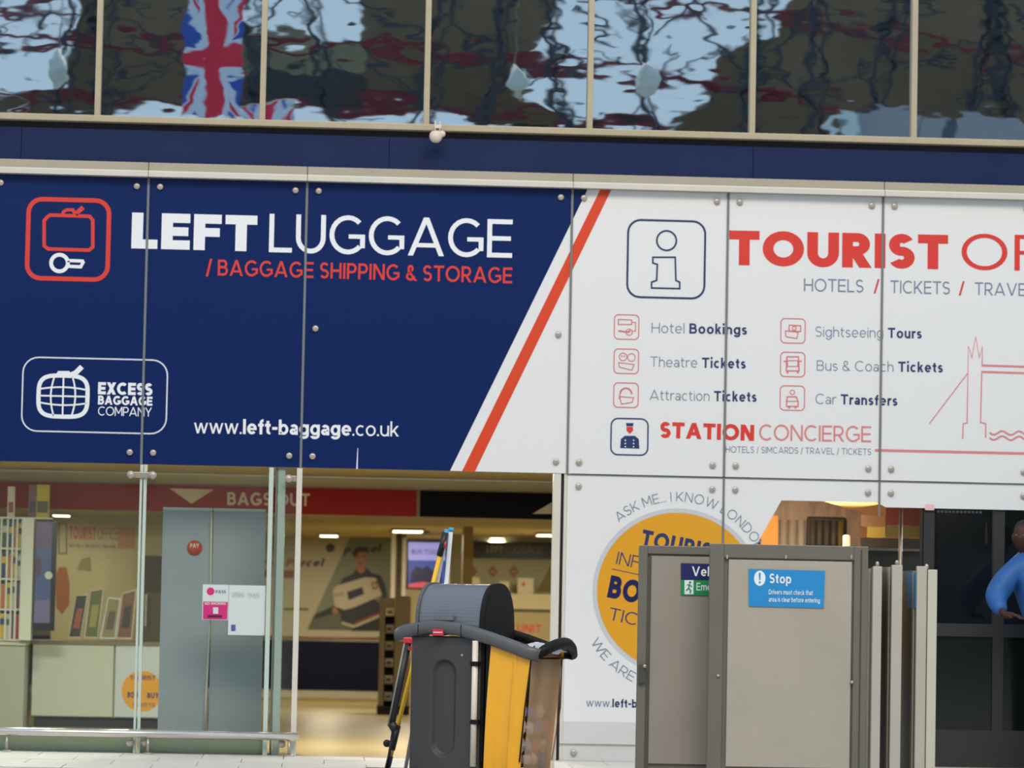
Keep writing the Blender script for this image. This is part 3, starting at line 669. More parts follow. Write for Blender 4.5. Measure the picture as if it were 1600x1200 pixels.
# leaflet rack
YR = 4.55; wr = wall(YR); zt_ = wr.px(20, 810)[1]; zb_ = wr.px(20, 1000)[1]
rk = thing('leaflet_rack', (wr.px(20, 900)[0], YR, zb_), 'white leaflet rack of narrow columns at the left edge of the shop', 'rack')
xs_ = [wr.px(p_, 900)[0] for p_ in (-24, -12, 0, 10, 18, 25, 33)]
rw = mat('rack_white', (192, 200, 190), .4)
box('back', xs_[0], wr.px(51, 900)[0], YR+.12, YR+.14, zb_, zt_, rw, rk)
box('side', wr.px(33, 900)[0], wr.px(51, 900)[0], YR-.03, YR+.12, zb_, zt_, rw, rk)
for i, x_ in enumerate(xs_): box('divider', x_-.008, x_+.008, YR, YR+.12, zb_, zt_, rw, rk)
for k in range(5):
    zz = zb_+(zt_-zb_)*k/4; box('shelf', xs_[0], xs_[-1], YR+.01, YR+.12, zz-.008, zz+.008, rw, rk)
lc = [(50, 60, 110), (170, 50, 60), (200, 170, 60), (60, 90, 70), (120, 60, 110), (180, 110, 60), (70, 74, 84), (190, 190, 180)]
k_ = 0
for i in range(6):
    for j in range(4):
        z0 = zb_+(zt_-zb_)*j/4+.012; hgt = (zt_-zb_)/4*random.uniform(.72, .9); cc_ = lc[(i*5+j*3) % 8]
        o = thing('leaflet', (xs_[i]+.02, YR+.05, z0), '%s leaflet in column %s, %s row of the white rack' % (('navy', 'red', 'yellow', 'green', 'purple', 'orange', 'slate', 'pale grey')[(i*5+j*3) % 8], ('one', 'two', 'three', 'four', 'five', 'six')[i], ('bottom', 'third', 'second', 'top')[j]), 'leaflet', 'leaflets in the white rack')
        box('cover', xs_[i]+.009, xs_[i+1]-.009, YR+.03, YR+.06, z0, z0+hgt, mat('leaflet_%d' % ((i*5+j*3) % 8), cc_, .5), o)
        box('title_band', xs_[i]+.010, xs_[i+1]-.010, YR+.026, YR+.03, z0+hgt*.55, z0+hgt*.8, mat('leaflet_%d' % ((i*3+j*5+2) % 8), lc[(i*3+j*5+2) % 8], .5), o)
# items on top of the rack
def booklet(px0, px1, py0, py1, c, label, c2):
    x0, z1 = wr.px(px0, py0); x1, z0 = wr.px(px1, py1); z0 = zt_
    o = thing('booklet', (x0, YR+.05, z0), label, 'booklet'); box('cover', x0, x1, YR+.03, YR+.06, z0+.001, z1, mat('bk_'+str(px0), c, .5), o)
    box('picture', x0+.01, x1-.01, YR+.027, YR+.03, z0+(z1-z0)*.15, z0+(z1-z0)*.5, mat('bkp_'+str(px0), c2, .5), o)
box('top', wr.px(-30, 900)[0], wr.px(80, 900)[0], YR-.02, YR+.14, zt_, zt_+.012, rw, rk); zt_ += .012
booklet(12, 22, 760, 808, (196, 190, 176), 'pale upright booklet standing on the leaflet rack', (120, 60, 60))
booklet(45, 56, 757, 808, (110, 74, 92), 'dull purple booklet standing on the leaflet rack', (50, 44, 60))
booklet(57, 76, 757, 808, (176, 160, 40), 'yellow booklet standing on the leaflet rack', (70, 70, 60))
# wall screen
x0, x1 = wr.px(53, 900)[0], wr.px(85, 900)[0]; z1, z0 = wr.px(70, 816)[1], wr.px(70, 984)[1]
sc_ = thing('information_screen', (x0, YR, z0), 'tall dark purple information screen beside the leaflet rack', 'screen')
box('casing', x0, x1+.01, YR, YR+.05, z0-.01, z1+.01, mat('screen_black', (26, 26, 34), .3), sc_)
ws = wall(YR-.001)
flat('picture', [[(x0+.01, z0+.06), (x1-.03, z0+.06), (x1-.03, z0+.26), (x0+.01, z0+.26)]], mat('screen_purple', (92, 84, 118), .3, emit=.35), sc_, ws)
flat('picture', [[(x0+.01, z0+.26), (x1-.03, z0+.26), (x1-.03, z0+.72), (x0+.01, z0+.72)]], mat('screen_blue', (60, 72, 110), .3, emit=.35), sc_, ws)
flat('picture', [[(x0+.01, z0+.72), (x1-.03, z0+.72), (x1-.03, z1), (x0+.01, z1)]], mat('screen_mauve', (74, 62, 92), .3, emit=.35), sc_, ws)
flat('picture_spot', C(76, 899, 6, fr=ws, s=1/176), mat('screen_spot', (160, 165, 150), .3, emit=.3), sc_, ws, 2)
flat('picture_figure', C(60, 885, 5, fr=ws, s=1/176, ry=15), mat('screen_brown', (70, 56, 76), .3, emit=.2), sc_, ws, 2)
# tourist poster wall at the back of the left part
YT = 7.5; wt = wall(YT)
a = wt.px(84, 812); b_ = wt.px(256, 1000)
tw = tag(box('tourist_backdrop', a[0], b_[0]+.3, YT, YT+.08, 0.0, a[1]+.1, mat('backdrop_cream', (190, 180, 142), .5, noise=.06, nscale=3)), 'cream printed tourist office backdrop behind the white counter', 'backdrop')
wt = wall(YT-.002)
ored = mat('tourist_letter', (190, 74, 52), .5); obr = mat('tourist_light_letter', (170, 110, 66), .5)
text([('TOURIST', .26)], (108, 842), (150, 843), 20, ored, tw, wt, 0); text([('OFFICE', .16)], (152, 843), (184, 844), 20, obr, tw, wt, 0)
text([('HOTELS TICKETS TRAVEL', .2)], (108, 855), (182, 857), 5, mat('dull_olive', (92, 92, 60), .5), tw, wt, 0)
flat('apricot_panel', [pts_px([(184, 822), (211, 822), (211, 857), (184, 857)], wt)], mat('apricot', (186, 136, 84), .5), tw, wt, 0)
flat('map_print', [pts_px([(86, 900), (92, 886), (104, 886), (109, 912), (108, 945), (97, 960), (88, 950)], wt)], mat('rust_print', (156, 92, 42), .5), tw, wt, 0)
flat('outline_box', ribbon(pts_px([(92, 818), (104, 818), (104, 865), (92, 865)], wt), .012, True), MATS['dull_olive'], tw, wt, 0)
flat('photo_print', [pts_px([(127, 874), (141, 870), (143, 893), (120, 890)], wt)], mat('khaki_print', (140, 128, 84), .5), tw, wt, 0)
# four posters standing on the counter
WT = wall(YC+.12)
pc = [((56, 52, 48), (150, 84, 62)), ((96, 104, 58), (150, 146, 84)), ((140, 130, 98), (92, 82, 66)), ((120, 84, 70), (60, 50, 50))]
zct = .0
for i, (q, lb) in enumerate((([(106, 984), (119, 929), (138, 928), (126, 990)], 'dark portrait'), ([(131, 990), (141, 922), (163, 918), (153, 990)], 'olive green'), ([(156, 990), (169, 933), (189, 935), (180, 992)], 'pale sketch'), ([(181, 992), (191, 926), (214, 920), (206, 994)], 'reddish brown'))):
    pp = [WT.px(*p_) for p_ in q]; zct = U(150, 998, YC)[1]; pp[0] = (pp[0][0], zct); pp[3] = (pp[3][0], zct)
    o = thing('leaning_poster', (pp[0][0], YC+.12, zct), '%s poster slanting on the white counter' % lb, 'poster')
    f_ = wall(YC+.12)
    cx_ = sum(p_[0] for p_ in pp)/4; cz_ = sum(p_[1] for p_ in pp)/4
    prism('board', pp, -.015, 0, paperw if i == 2 else beige, o, f_)
    inn = [(cx_+(p_[0]-cx_)*.84, cz_+(p_[1]-cz_)*.93) for p_ in pp]
    flat('picture', [inn], mat('poster_a%d' % i, pc[i][0], .5), o, f_, 1)
    inn2 = [(cx_+(p_[0]-cx_)*.5, cz_-.02+(p_[1]-cz_)*.45) for p_ in pp]
    flat('picture_detail', [inn2], mat('poster_b%d' % i, pc[i][1], .5), o, f_, 2)
YD = 8.2
# dark cabinet seen at the right of the posters
wd_ = wall(6.9); a = wd_.px(222, 868); b_ = wd_.px(252, 1000)
dc = thing('brown_cabinet', (a[0]+.1, 6.9, 0), 'dark brown cabinet between the posters and the grey screen', 'cabinet')
box('body', a[0], b_[0]+.1, 6.9, 7.3, 0, a[1], mat('dark_brown', (70, 58, 44), .5), dc)
box('door', a[0]+.02, b_[0]+.08, 6.88, 6.9, .1, a[1]-.35, mat('mid_brown', (98, 86, 64), .5), dc); box('handle', a[0]+.04, a[0]+.06, 6.86, 6.88, .9, 1.2, steel, dc)
# ------------------------------------------------------------------ inside the shop, centre
WR = wall(YB-.004)
mural = thing('parcel_mural', (X(530, 950, YB), YB, .3), 'large printed parcel mural of a man carrying boxes on the shop rear wall', 'poster')
mc = mat('mural_cream', (172, 168, 146), .5, noise=.03, nscale=1); mg = mat('mural_grey_green', (112, 120, 102), .5, noise=.15, nscale=.8)
md_ = mat('mural_dark', (30, 32, 38), .5); mskin = mat('mural_skin', (150, 104, 78), .5); mnv = mat('mural_navy', (34, 36, 56), .5)
a = WR.px(395, 832); b_ = WR.px(616, 998)
box('board', a[0], b_[0], YB-.03, YB-.004, WR.px(530, 998)[1]+.02, WR.px(530, 826)[1], mc, mural)
WM = wall(YB-.031); F_ = lambda l: [WM.px(*p) for p in l]
flat('photo', [F_([(552, 829), (616, 831), (616, 986), (480, 984)])], mg, mural, WM, 1)
flat('photo_floor', [F_([(488, 966), (530, 945), (616, 945), (616, 986), (480, 984)])], mat('mural_floor', (84, 90, 76), .5), mural, WM, 2)
flat('photo_bumper', [F_([(492, 960), (535, 940), (535, 955), (488, 968)])], md_, mural, WM, 3)
text([('Parcel', .22)], (536, 868), (594, 862), 12, md_, mural, WM, 4, slant=.25, track=.1)
flat('man_trousers', [F_([(570, 960), (602, 940), (603, 986), (548, 986)])], md_, mural, WM, 5)
flat('man_jacket', [F_([(531, 912), (536, 903), (552, 896), (557, 886), (572, 886), (580, 895), (595, 899), (602, 915), (605, 935), (598, 940), (585, 915), (560, 905), (532, 915)])], mnv, mural, WM, 6)
flat('man_neck', [F_([(556, 880), (571, 882), (571, 892), (564, 897), (556, 890)])], mskin, mural, WM, 7)
flat('man_face', [F_([(554, 863), (558, 860), (570, 860), (574, 866), (573, 878), (568, 886), (562, 886), (556, 880), (553, 871)])], mskin, mural, WM, 8)
flat('man_hair', [F_([(552, 869), (552, 860), (557, 855), (568, 854), (575, 858), (576, 867), (572, 862), (560, 863), (556, 871)])], md_, mural, WM, 9)
flat('man_eyes', [F_([(558, 869), (562, 869), (562, 870.4), (558, 870.4)]), F_([(566, 869), (570, 869), (570, 870.4), (566, 870.4)]), F_([(560.5, 879.5), (568, 879.5), (568, 880.7), (560.5, 880.7)])], md_, mural, WM, 10)
flat('dark_box', [F_([(530, 948), (583, 935), (597, 944), (596, 962), (553, 980), (534, 973)])], mnv, mural, WM, 10)
flat('dark_box_edge', ribbon(F_([(534, 973), (553, 979), (596, 961)]), .03), mc, mural, WM, 11)
flat('dark_box_stripe', ribbon(F_([(553, 974), (596, 957)]), .02), mat('mural_red', (140, 50, 50), .5), mural, WM, 11)
flat('white_box', [F_([(520, 925), (524, 916), (570, 902), (587, 903), (597, 930), (553, 949), (538, 953), (523, 947)])], mat('mural_box', (182, 174, 156), .5), mural, WM, 12)
flat('box_label', [F_([(542, 925), (566, 917), (569, 928), (545, 938)])], mnv, mural, WM, 13)
text([('FRAGILE', .2)], (523, 933), (538, 930), 5, mat('mural_violet', (120, 84, 92), .5), mural, WM, 13)
flat('box_mark', ribbon(F_([(581, 911), (588, 910), (589, 919), (583, 920)]), .02, True), MATS['mural_red'], mural, WM, 13)
flat('man_hand', [F_([(519, 950), (525, 947), (529, 956), (524, 960), (519, 958)])], mskin, mural, WM, 13)
flat('round_mark', C(516, 856, 7, fr=WM, s=1/129), mat('mural_dkgreen', (50, 54, 46), .5), mural, WM, 1)
text([('Euro', .24)], (394, 884), (424, 884), 12, MATS['mural_red'], mural, WM, 1, slant=.25)
text([('P', .24)], (446, 885), (457, 885), 12, MATS['mural_red'], mural, WM, 1, slant=.25); text([('arcel', .24)], (459, 885), (504, 885), 12, md_, mural, WM, 1, slant=.25)
flat('red_tab', [F_([(398, 890), (424, 890), (424, 902), (398, 902)]), F_([(443, 891), (459, 891), (459, 903), (443, 903)])], MATS['mural_red'], mural, WM, 1)
flat('small_print', [F_([(443, 950), (482, 950), (482, 954), (443, 954)])], MATS['dull_olive'], mural, WM, 1)
flat('red_line', [F_([(395, 995), (616, 996), (616, 998), (395, 997)])], MATS['mural_red'], mural, WM, 3)
dado = tag(box('navy_dado', -4.3, b_[0], YB-.05, YB-.005, .1, WR.px(530, 998)[1]-.03, mat('dado_navy', (24, 26, 48), .6, spec=.1)), 'dark navy dado panel under the parcel mural', 'panel')
bs = tag(box('baseboard_rear', -4.3, 3.0, YB-.06, YB-.005, 0, .09, cw), kind='structure')
# display rack
YQ = 10.2; wq_ = wall(YQ)
def qx(p_): return wq_.px(p_, 1000)[0]
zr0 = 0.0; zr1 = wq_.px(615, 934)[1]
drk = thing('display_stand', (qx(616), YQ, 0), 'tall beige metal display stand with stacked white packets', 'stand')
bgm = mat('stand_beige', (150, 138, 100), .45)
box('upright', qx(593.5), qx(601), YQ, YQ+.35, .06, zr1, bgm, drk); box('upright', qx(616.5), qx(641), YQ, YQ+.35, .06, zr1+.02, bgm, drk)
box('back', qx(600), qx(618), YQ+.3, YQ+.34, .06, zr1, mat('stand_dark_brown', (60, 52, 36), .6), drk); box('base', qx(592), qx(642), YQ-.03, YQ+.38, .0, .09, darkgap, drk)  # dark brown back between the beige uprights
for k in range(6):
    zz = .14+(zr1-.16)*k/6; box('shelf', qx(601), qx(617), YQ+.02, YQ+.3, zz, zz+.012, bgm, drk)
    o = thing('packet', (qx(609), YQ+.1, zz+.012), 'white packet on the %s shelf of the beige display stand' % ('lowest', 'second lowest', 'third', 'fourth', 'second highest', 'highest')[k], 'packet', 'white packets in the beige display stand')
    box('carton', qx(602.5), qx(615.5), YQ+.05, YQ+.2, zz+.013, zz+.09, mat('packet_white', (196, 190, 170), .5), o); box('packet_label', qx(604.5), qx(612), YQ+.047, YQ+.05, zz+.03, zz+.06, mat('packet_brown', (96, 78, 56), .5), o)
# screen with bus tours and its frame
YS = 12.5; wsn = wall(YS)
tv = thing('bus_tour_screen', (wsn.px(664, 900)[0], YS, 0), 'lit blue and violet bus tour screen on a cream framed stand', 'screen')
a = wsn.px(635, 843); b_ = wsn.px(698, 922)
box('casing', a[0], b_[0], YS, YS+.08, b_[1], a[1], MATS['screen_black'], tv)
for p0_, p1_ in ((628, 634), (697, 703)): box('frame', wsn.px(p0_, 900)[0], wsn.px(p1_, 900)[0], YS, YS+.1, 0, a[1]+.05, cream2, tv)
box('top_rail', wsn.px(628, 900)[0], wsn.px(703, 900)[0], YS, YS+.1, a[1]+.02, a[1]+.06, cream2, tv); box('cabinet_base', a[0], b_[0], YS+.01, YS+.1, 0, b_[1]-.02, bgm, tv)
wS = wall(YS-.002); Q = lambda l: [wS.px(*p) for p in l]
flat('picture', [Q([(638, 847), (696, 848), (696, 876), (638, 875)])], mat('screen_lilac', (150, 152, 226), .3, emit=.62), tv, wS, 1)
flat('picture', [Q([(638, 875), (696, 876), (696, 918), (638, 917)])], mat('screen_royal', (54, 74, 160), .3, emit=.55), tv, wS, 1)
flat('picture', [Q([(643, 893), (650, 885), (660, 888), (668, 884), (676, 892), (690, 886), (690, 912), (640, 910)])], mat('screen_night', (30, 34, 66), .3, emit=.5), tv, wS, 2)
flat('picture', [Q([(638, 913), (660, 909), (696, 914), (696, 919), (638, 918)])], mat('screen_rose', (190, 80, 90), .3, emit=.5), tv, wS, 3)
text([('BUS TOURS', .2)], (643, 866), (694, 867), 8, mat('screen_slate', (80, 84, 130), .3, emit=.4), tv, wS, 2)
box('dark_column', wsn.px(619, 900)[0], wsn.px(627, 900)[0], YS, YS+.3, 0, ZC2, MATS['stand_dark_brown'], tv)
box('post', wsn.px(611, 900)[0], wsn.px(617, 900)[0], YS-.02, YS+.1, 0, ZC2, cream2, tv)
hs_ = wall(11.6)
tag(box('hanging_sign', hs_.px(608, 825)[0], hs_.px(671, 825)[0], 11.6, 11.65, hs_.px(640, 832)[1], ZC2-.001, mat('sign_black', (26, 22, 26), .5)), 'small black sign hanging from the ceiling above the bus tour screen', 'sign')
# pillar
wpl = wall(9.0)
tag(box('yellow_pillar', wpl.px(723, 900)[0], wpl.px(738, 900)[0], 9.0, 9.3, 0, ZC2, mat('pillar_ochre', (172, 146, 78), .5)), 'ochre square pillar behind the cleaning trolley', 'pillar')
# counter wall on the right
YK = 13.4; wk = wall(YK); K = lambda l, f=None: [(f or wk).px(*p) for p in l]
lc_ = thing('luggage_counter', (wk.px(800, 950)[0], YK, 0), 'left luggage counter with a dark sign and pale wall behind the trolley', 'counter')
xl, xr = wk.px(700, 950)[0], wk.px(884, 950)[0]
box('back_panel', xl, xr, YK, YK+.08, 0, ZC2, mat('panel_greenish', (160, 160, 130), .5), lc_)
a, b_ = wk.px(740, 848), wk.px(868, 874)
box('sign_board', a[0], b_[0], YK-.05, YK, wk.px(800, 873)[1], wk.px(800, 847)[1], mat('board_plum', (30, 24, 34), .4), lc_)
wkk = wall(YK-.051)
text([('LEFT', .24)], (760, 863), (786, 864), 11, mat('dim_letter', (124, 120, 108), .5), lc_, wkk, 1); text([('LUGGAGE', .1)], (790, 864), (848, 865), 11, MATS['dim_letter'], lc_, wkk, 1)
wk1 = wall(YK-.002)
for px_ in (738, 770, 803): flat('red_icon', ribbon(arcp(*wk1.px(px_, 893), .05, .06, 0, 360, 4)[:-1], .012, True)+ribbon(arcp(*wk1.px(px_, 893), .02, .03, 0, 360, 6)[:-1], .012, True), MATS['mural_red'], lc_, wk1, 1)
flat('green_wedge', [[wk1.px(870, 865), wk1.px(838, 925), wk1.px(870, 925)]], mat('olive_green', (118, 116, 40), .5), lc_, wk1, 1)
wb2 = wall(YK-.6)
box('counter_body', xl, xr, YK-.6, YK-.1, 0, wb2.px(830, 956)[1], mat('counter_tan', (152, 140, 100), .5), lc_)
box('counter_dark_line', xl, xr, YK-.61, YK-.1, wb2.px(830, 956)[1], wb2.px(830, 952)[1], MATS['stand_dark_brown'], lc_)  # dark line below the counter top
box('counter_top', xl, xr, YK-.62, YK-.1, wb2.px(830, 952)[1], wb2.px(830, 928)[1], mat('counter_pale', (178, 166, 130), .5), lc_)
text([('UNIT', .2)], (808, 988), (846, 989), 13, mat('counter_red', (190, 60, 44), .5), lc_, wall(YK-.601), 1)
zt2 = wb2.px(830, 928)[1]
o = thing('white_notice_box', (wb2.px(822, 915)[0], YK-.4, zt2), 'white notice box with a red mark on the luggage counter', 'box')
box('body', wb2.px(810, 915)[0], wb2.px(835, 915)[0], YK-.45, YK-.35, zt2+.002, wb2.px(822, 903)[1], mat('notice_white', (200, 192, 160), .5), o)
flat('red_mark', C(818, 913, 3, fr=wall(YK-.451), s=1/140), MATS['counter_red'], o, wall(YK-.451), 1)
for i, (p0_, p1_, pt, lb) in enumerate(((737, 751, 902, 'pale card at the left end of the luggage counter'), (782, 797, 908, 'pale low card in the middle of the luggage counter'))):
    tag(box('counter_card', wb2.px(p0_, 915)[0], wb2.px(p1_, 915)[0], YK-.42, YK-.4, zt2+.001, wb2.px(p0_, pt)[1], mat('card_cream', (206, 200, 150), .5)), lb, 'card')

# ------------------------------------------------------------------ tourist office interior, right
rr = struct('wall_right', (6.9, 3, 0)); box('panel', 6.8, 7, .1, 6, 0, 2.6, mat('office_dark', (44, 46, 50), .6), rr)
rb = struct('wall_office_rear', (5, 6, 0)); box('panel', 3.3, 7, 6, 6.2, 0, 2.6, mat('office_apricot', (206, 152, 96), .6), rb)
rc = struct('ceiling_office', (5, 3, 2.2)); box('panel', 3.3, 5.0, .1, 6, 2.13, 2.3, mat('office_ceiling', (232, 178, 116), .6), rc); box('panel', 5.0, 7, .1, 6, 2.2, 2.3, MATS['office_dark'], rc)
area('office_fill', (3.9, 1.6, 2.08), (3.9, 2.4, 0), .6, .6, 70, (1, .78, .5))  # added warm fill for the office, with an unseen fitting
area('ceiling_fill', (4.6, 4.6, 1.55), (4.6, 4.6, 3), .5, .5, 30, (1, .8, .55))  # added upward fill brightening the office ceiling, out of view
ul = thing('ceiling_fill_stand', (4.6, 4.6, 0), 'added unseen lamp stand behind the timber panel, brightening the office ceiling', 'lamp'); tube('pole', [(4.6, 4.6, 0), (4.6, 4.6, 1.45)], .015, steel, ul); lathe('bowl', [(.03, 0), (.2, .06), (.21, .08)], (4.6, 4.6, 1.44), steel, ul, 20)
t = thing('added_office_light', (3.9, 2.0, 2.2), 'added unseen warm ceiling light of the tourist office', 'lamp')
box('diffuser', 3.6, 4.2, 1.3, 1.9, 2.10, 2.12, glow, t); box('frame', 3.57, 4.23, 1.27, 1.93, 2.115, 2.13, cream, t)
YO = 3.0; wo = wall(YO); O_ = lambda l: [wo.px(*p) for p in l]
tb = thing('timber_wall_panel', (wo.px(1270, 850)[0], YO, 0), 'grey brown timber panel with dark padded seat back seen through the cut out', 'panel')
timber = mat('timber_grain', (142, 118, 104), .5, noise=.35, nscale=6, stretch=(3, 1, .6))
pp = O_([(1186, 1000), (1186, 770), (1275, 780), (1346, 800), (1346, 1000)]); prism('board', pp[::-1], -.05, 0, timber, tb, wo)
a, b_ = wo.px(1260, 807), wo.px(1321, 880)
dpm = mat('padded_dark', (66, 60, 54), .6); lpm = mat('padded_pale', (164, 154, 150), .6)
box('padding_frame', a[0], b_[0], YO-.04, YO-.001, b_[1], a[1], mat('padding_black', (34, 30, 26), .5), tb, bevel=.02)
for i in range(5):
    x0, x1 = a[0]+.02+(b_[0]-a[0]-.04)*i/5, a[0]+.02+(b_[0]-a[0]-.04)*(i+1)/5
    tube('pad', [((x0+x1)/2, YO-.045, b_[1]+.02), ((x0+x1)/2, YO-.045, a[1]-.03)], (x1-x0)/2, dpm if i < 4 else mat('padded_olive', (96, 80, 26), .6), tb, 10)
for i in range(3):
    x0 = wo.px(1217+i*14, 840)[0]; x1 = wo.px(1230+i*14, 840)[0]; tube('pale_pad', [((x0+x1)/2, YO-.01, .8), ((x0+x1)/2, YO-.01, wo.px(1220, 812)[1])], (x1-x0)/2, lpm, tb, 10)
tag(box('orange_board', wo.px(1186, 850)[0], wo.px(1213, 850)[0], YO-.1, YO-.06, .3, wo.px(1200, 806)[1], mat('orange_board', (224, 150, 40), .5)), 'orange board at the left edge of the window cut out', 'board')
YH = 1.2; wh = wall(YH)
tag(lathe('table_lamp', [(.02, 0), (.028, .01), (.028, .09), (.02, .1)], (wh.px(1327, 848)[0], YH+.15, wh.px(1400, 857)[1]+.001), mat('lamp_white', (240, 236, 200), .5, emit=.7)), 'small glowing white lamp right of the padded seat back', 'lamp')
YH = 1.2; wh = wall(YH)
cb = thing('office_counter', (wh.px(1400, 860)[0], YH, 0), 'dark grey green counter behind the folded grey gates', 'counter')
zt3 = wh.px(1400, 857)[1]
box('body', wh.px(1180, 900)[0], wh.px(1441, 900)[0], YH, YH+.5, 0, zt3-.02, mat('counter_dark', (70, 72, 66), .4), cb); box('top', wh.px(1178, 900)[0], wh.px(1441, 900)[0], YH-.02, YH+.52, zt3-.02, zt3, steel, cb)
YG = 2.0; wg = wall(YG)
for (x0, x1, y0, y1, c_, lb) in ((1384, 1441, 790, 821, (84, 24, 24), 'dark red'), (1384, 1441, 821, 840, (78, 70, 30), 'olive'), (1355, 1384, 824, 842, (130, 112, 50), 'dull yellow'), (1345, 1384, 806, 824, (104, 76, 54), 'brown'), (1345, 1441, 841, 862, (34, 30, 28), 'blackish')):  # plain boards in flat colours above the counter
    tag(box('flat_board', wg.px(x0, 830)[0]+.003, wg.px(x1, 830)[0]-.003, YG, YG+.03, (wg.px(1400, y1)[1]+.002) if lb != 'blackish' else 0, wg.px(1400, y0)[1], mat('board_'+lb.replace(' ', '_'), c_, .5)), '%s flat board above the office counter, behind the steel post' % lb, 'board')
tag(tube('steel_post', [(X(1407, 850, .3), .3, 0), (X(1407, 850, .3), .3, 2.2)], .014, steel), 'thin bright steel post standing behind the folded gates', 'post')
ww = struct('window_12', (5.2, 0, 0))
dfr = mat('dark_frame', (52, 52, 52), .5, spec=.25); dgl = glass_mat('dark_glass', (.80, .84, .88), .03)
zt4 = 2.15; zm0, zm1 = Z(1580, 996), Z(1580, 976); zb0 = Z(1580, 1142)
for p0_, p1_ in ((1442, 1459), (1552, 1569)): box('frame', X(p0_, 980), X(p1_, 980), .02, .09, 0, zt4, dfr, ww)
for xa_, xb_ in ((X(1459, 980), X(1552, 980)), (X(1569, 980), 6.8)):
    box('frame', xa_, xb_, .02, .09, zm0, zm1, dfr, ww); box('frame', xa_, xb_, .02, .09, 0, zb0, dfr, ww)
    box('pane', xa_, xb_, .05, .06, zm1, zt4, dgl, ww)
    box('dark_panel', xa_, xb_, .04, .055, zb0, zm0, mat('dark_green_panel', (18, 24, 20), .12), ww)
box('glass_edge', X(1440, 850), X(1442, 850), .02, .09, 1.5, zt4, darkgap, ww)
box('pane', SX[3]+1.2, X(1440, 980), .03, .04, 0, zt4, glass_mat('cutout_glass', (.94, .95, .94), .03), ww)
# dark back cabinet behind the person
dk = thing('dark_cabinet', (5.3, 2.4, 0), 'tall blackish blue cabinet with a thin steel handle behind the right glass', 'cabinet')
box('body', X(1445, 900, 2.4), 6.7, 2.4, 2.6, 0, 2.19, mat('cabinet_black_blue', (20, 26, 34), .35), dk); box('door', X(1462, 900, 2.4), X(1545, 900, 2.4), 2.38, 2.4, .1, 2.1, mat('cabinet_blue', (24, 30, 40), .3), dk)
tube('handle', [(X(1541, 840, 2.36), 2.36, Z(1541, 850, 2.36)), (X(1541, 840, 2.36), 2.36, Z(1541, 815, 2.36))], .008, steel, dk, 8)
area('window_room_fill', (5.4, 1.0, 2.12), (5.4, .7, 1), .4, .4, 9, (.95, .97, 1))  # added fill and fitting for the room behind the dark window
tl = thing('added_office_light', (5.4, 1.0, 2.2), 'small added ceiling light behind the dark right window', 'lamp'); box('diffuser', 5.2, 5.6, .8, 1.2, 2.17, 2.19, glow, tl); box('frame', 5.18, 5.62, .78, 1.22, 2.185, 2.2, cream, tl)
flat('film_mark', [rrect(X(1445, 792), Z(1445, 797), X(1460, 792), Z(1445, 788), .01)], mat('film_pink', (226, 190, 188), .4), iw, W0, 2)
flat('film_letters', [pts_px([(1464+i*6, 797.5+i*.12), (1468+i*6, 797.5+i*.12), (1468+i*6, 801+i*.12), (1464+i*6, 801+i*.12)]) for i in range(12)], mat('film_dark', (60, 64, 72), .4), ww, W0, 2)

# ------------------------------------------------------------------ person in blue behind the right glass
def skin_mesh(chains, sub=2):
    """chains: list of lists of (xyz, radius); the first vertex of a chain joins an existing one when it is equal"""
    V, E, R_ = [], [], []
    def idx(p, r):
        for i, q in enumerate(V):
            if (Vector(q)-Vector(p)).length < 1e-5: return i
        V.append(tuple(p)); R_.append(r); return len(V)-1
    for c in chains:
        ii = [idx(p, r) for p, r in c]
        E += [(ii[i], ii[i+1]) for i in range(len(ii)-1)]
    me = bpy.data.meshes.new('skin_tmp'); me.from_pydata(V, E, []); o = bpy.data.objects.new('skin_tmp', me); COL.objects.link(o)
    md = o.modifiers.new('s', 'SKIN'); sl_ = me.skin_vertices[0].data if me.skin_vertices else None
    if sl_ is None:
        bpy.context.view_layer.objects.active = o; bpy.context.view_layer.update(); sl_ = me.skin_vertices[0].data
    for i, r in enumerate(R_): sl_[i].radius = (r, r) if not isinstance(r, tuple) else r; sl_[i].use_root = (i == 0)
    ss = o.modifiers.new('u', 'SUBSURF'); ss.levels = sub; ss.render_levels = sub
    dg = bpy.context.evaluated_depsgraph_get(); out = bpy.data.meshes.new_from_object(o.evaluated_get(dg)); bpy.data.objects.remove(o); bpy.data.meshes.remove(me)
    return out
skin = mat('dark_skin', (66, 42, 34), .55, spec=.25); jacket = mat('blue_jacket', (26, 88, 154), .6, noise=.12, nscale=14); hairm = mat('black_hair', (20, 18, 18), .8); trs = mat('dark_trousers', (34, 36, 44), .8)
PY = -.38
hx, hz = U(1598, 840, PY); sx_, sz_ = U(1584, 877, PY); ex_, ez_ = U(1553, 936, PY-.1); wx_, wz_ = U(1568, 963, PY-.28)
bx0 = X(1654, 1000, PY); chx = X(1602, 920, PY)
pe = (bx0, PY, .98); ch_ = (chx, PY, 1.35); nk = (hx+.04, PY, sz_+.05); hd = (hx, PY-.02, hz-.04)
sL = (sx_+.03, PY, sz_-.02); sR = (chx+.2, PY, sz_-.02); eL = (ex_, PY-.1, ez_+.01); wL = (wx_, PY-.28, wz_+.01); eR = (bx0+.3, PY-.08, 1.2); wR = (bx0+.1, PY-.3, 1.18)
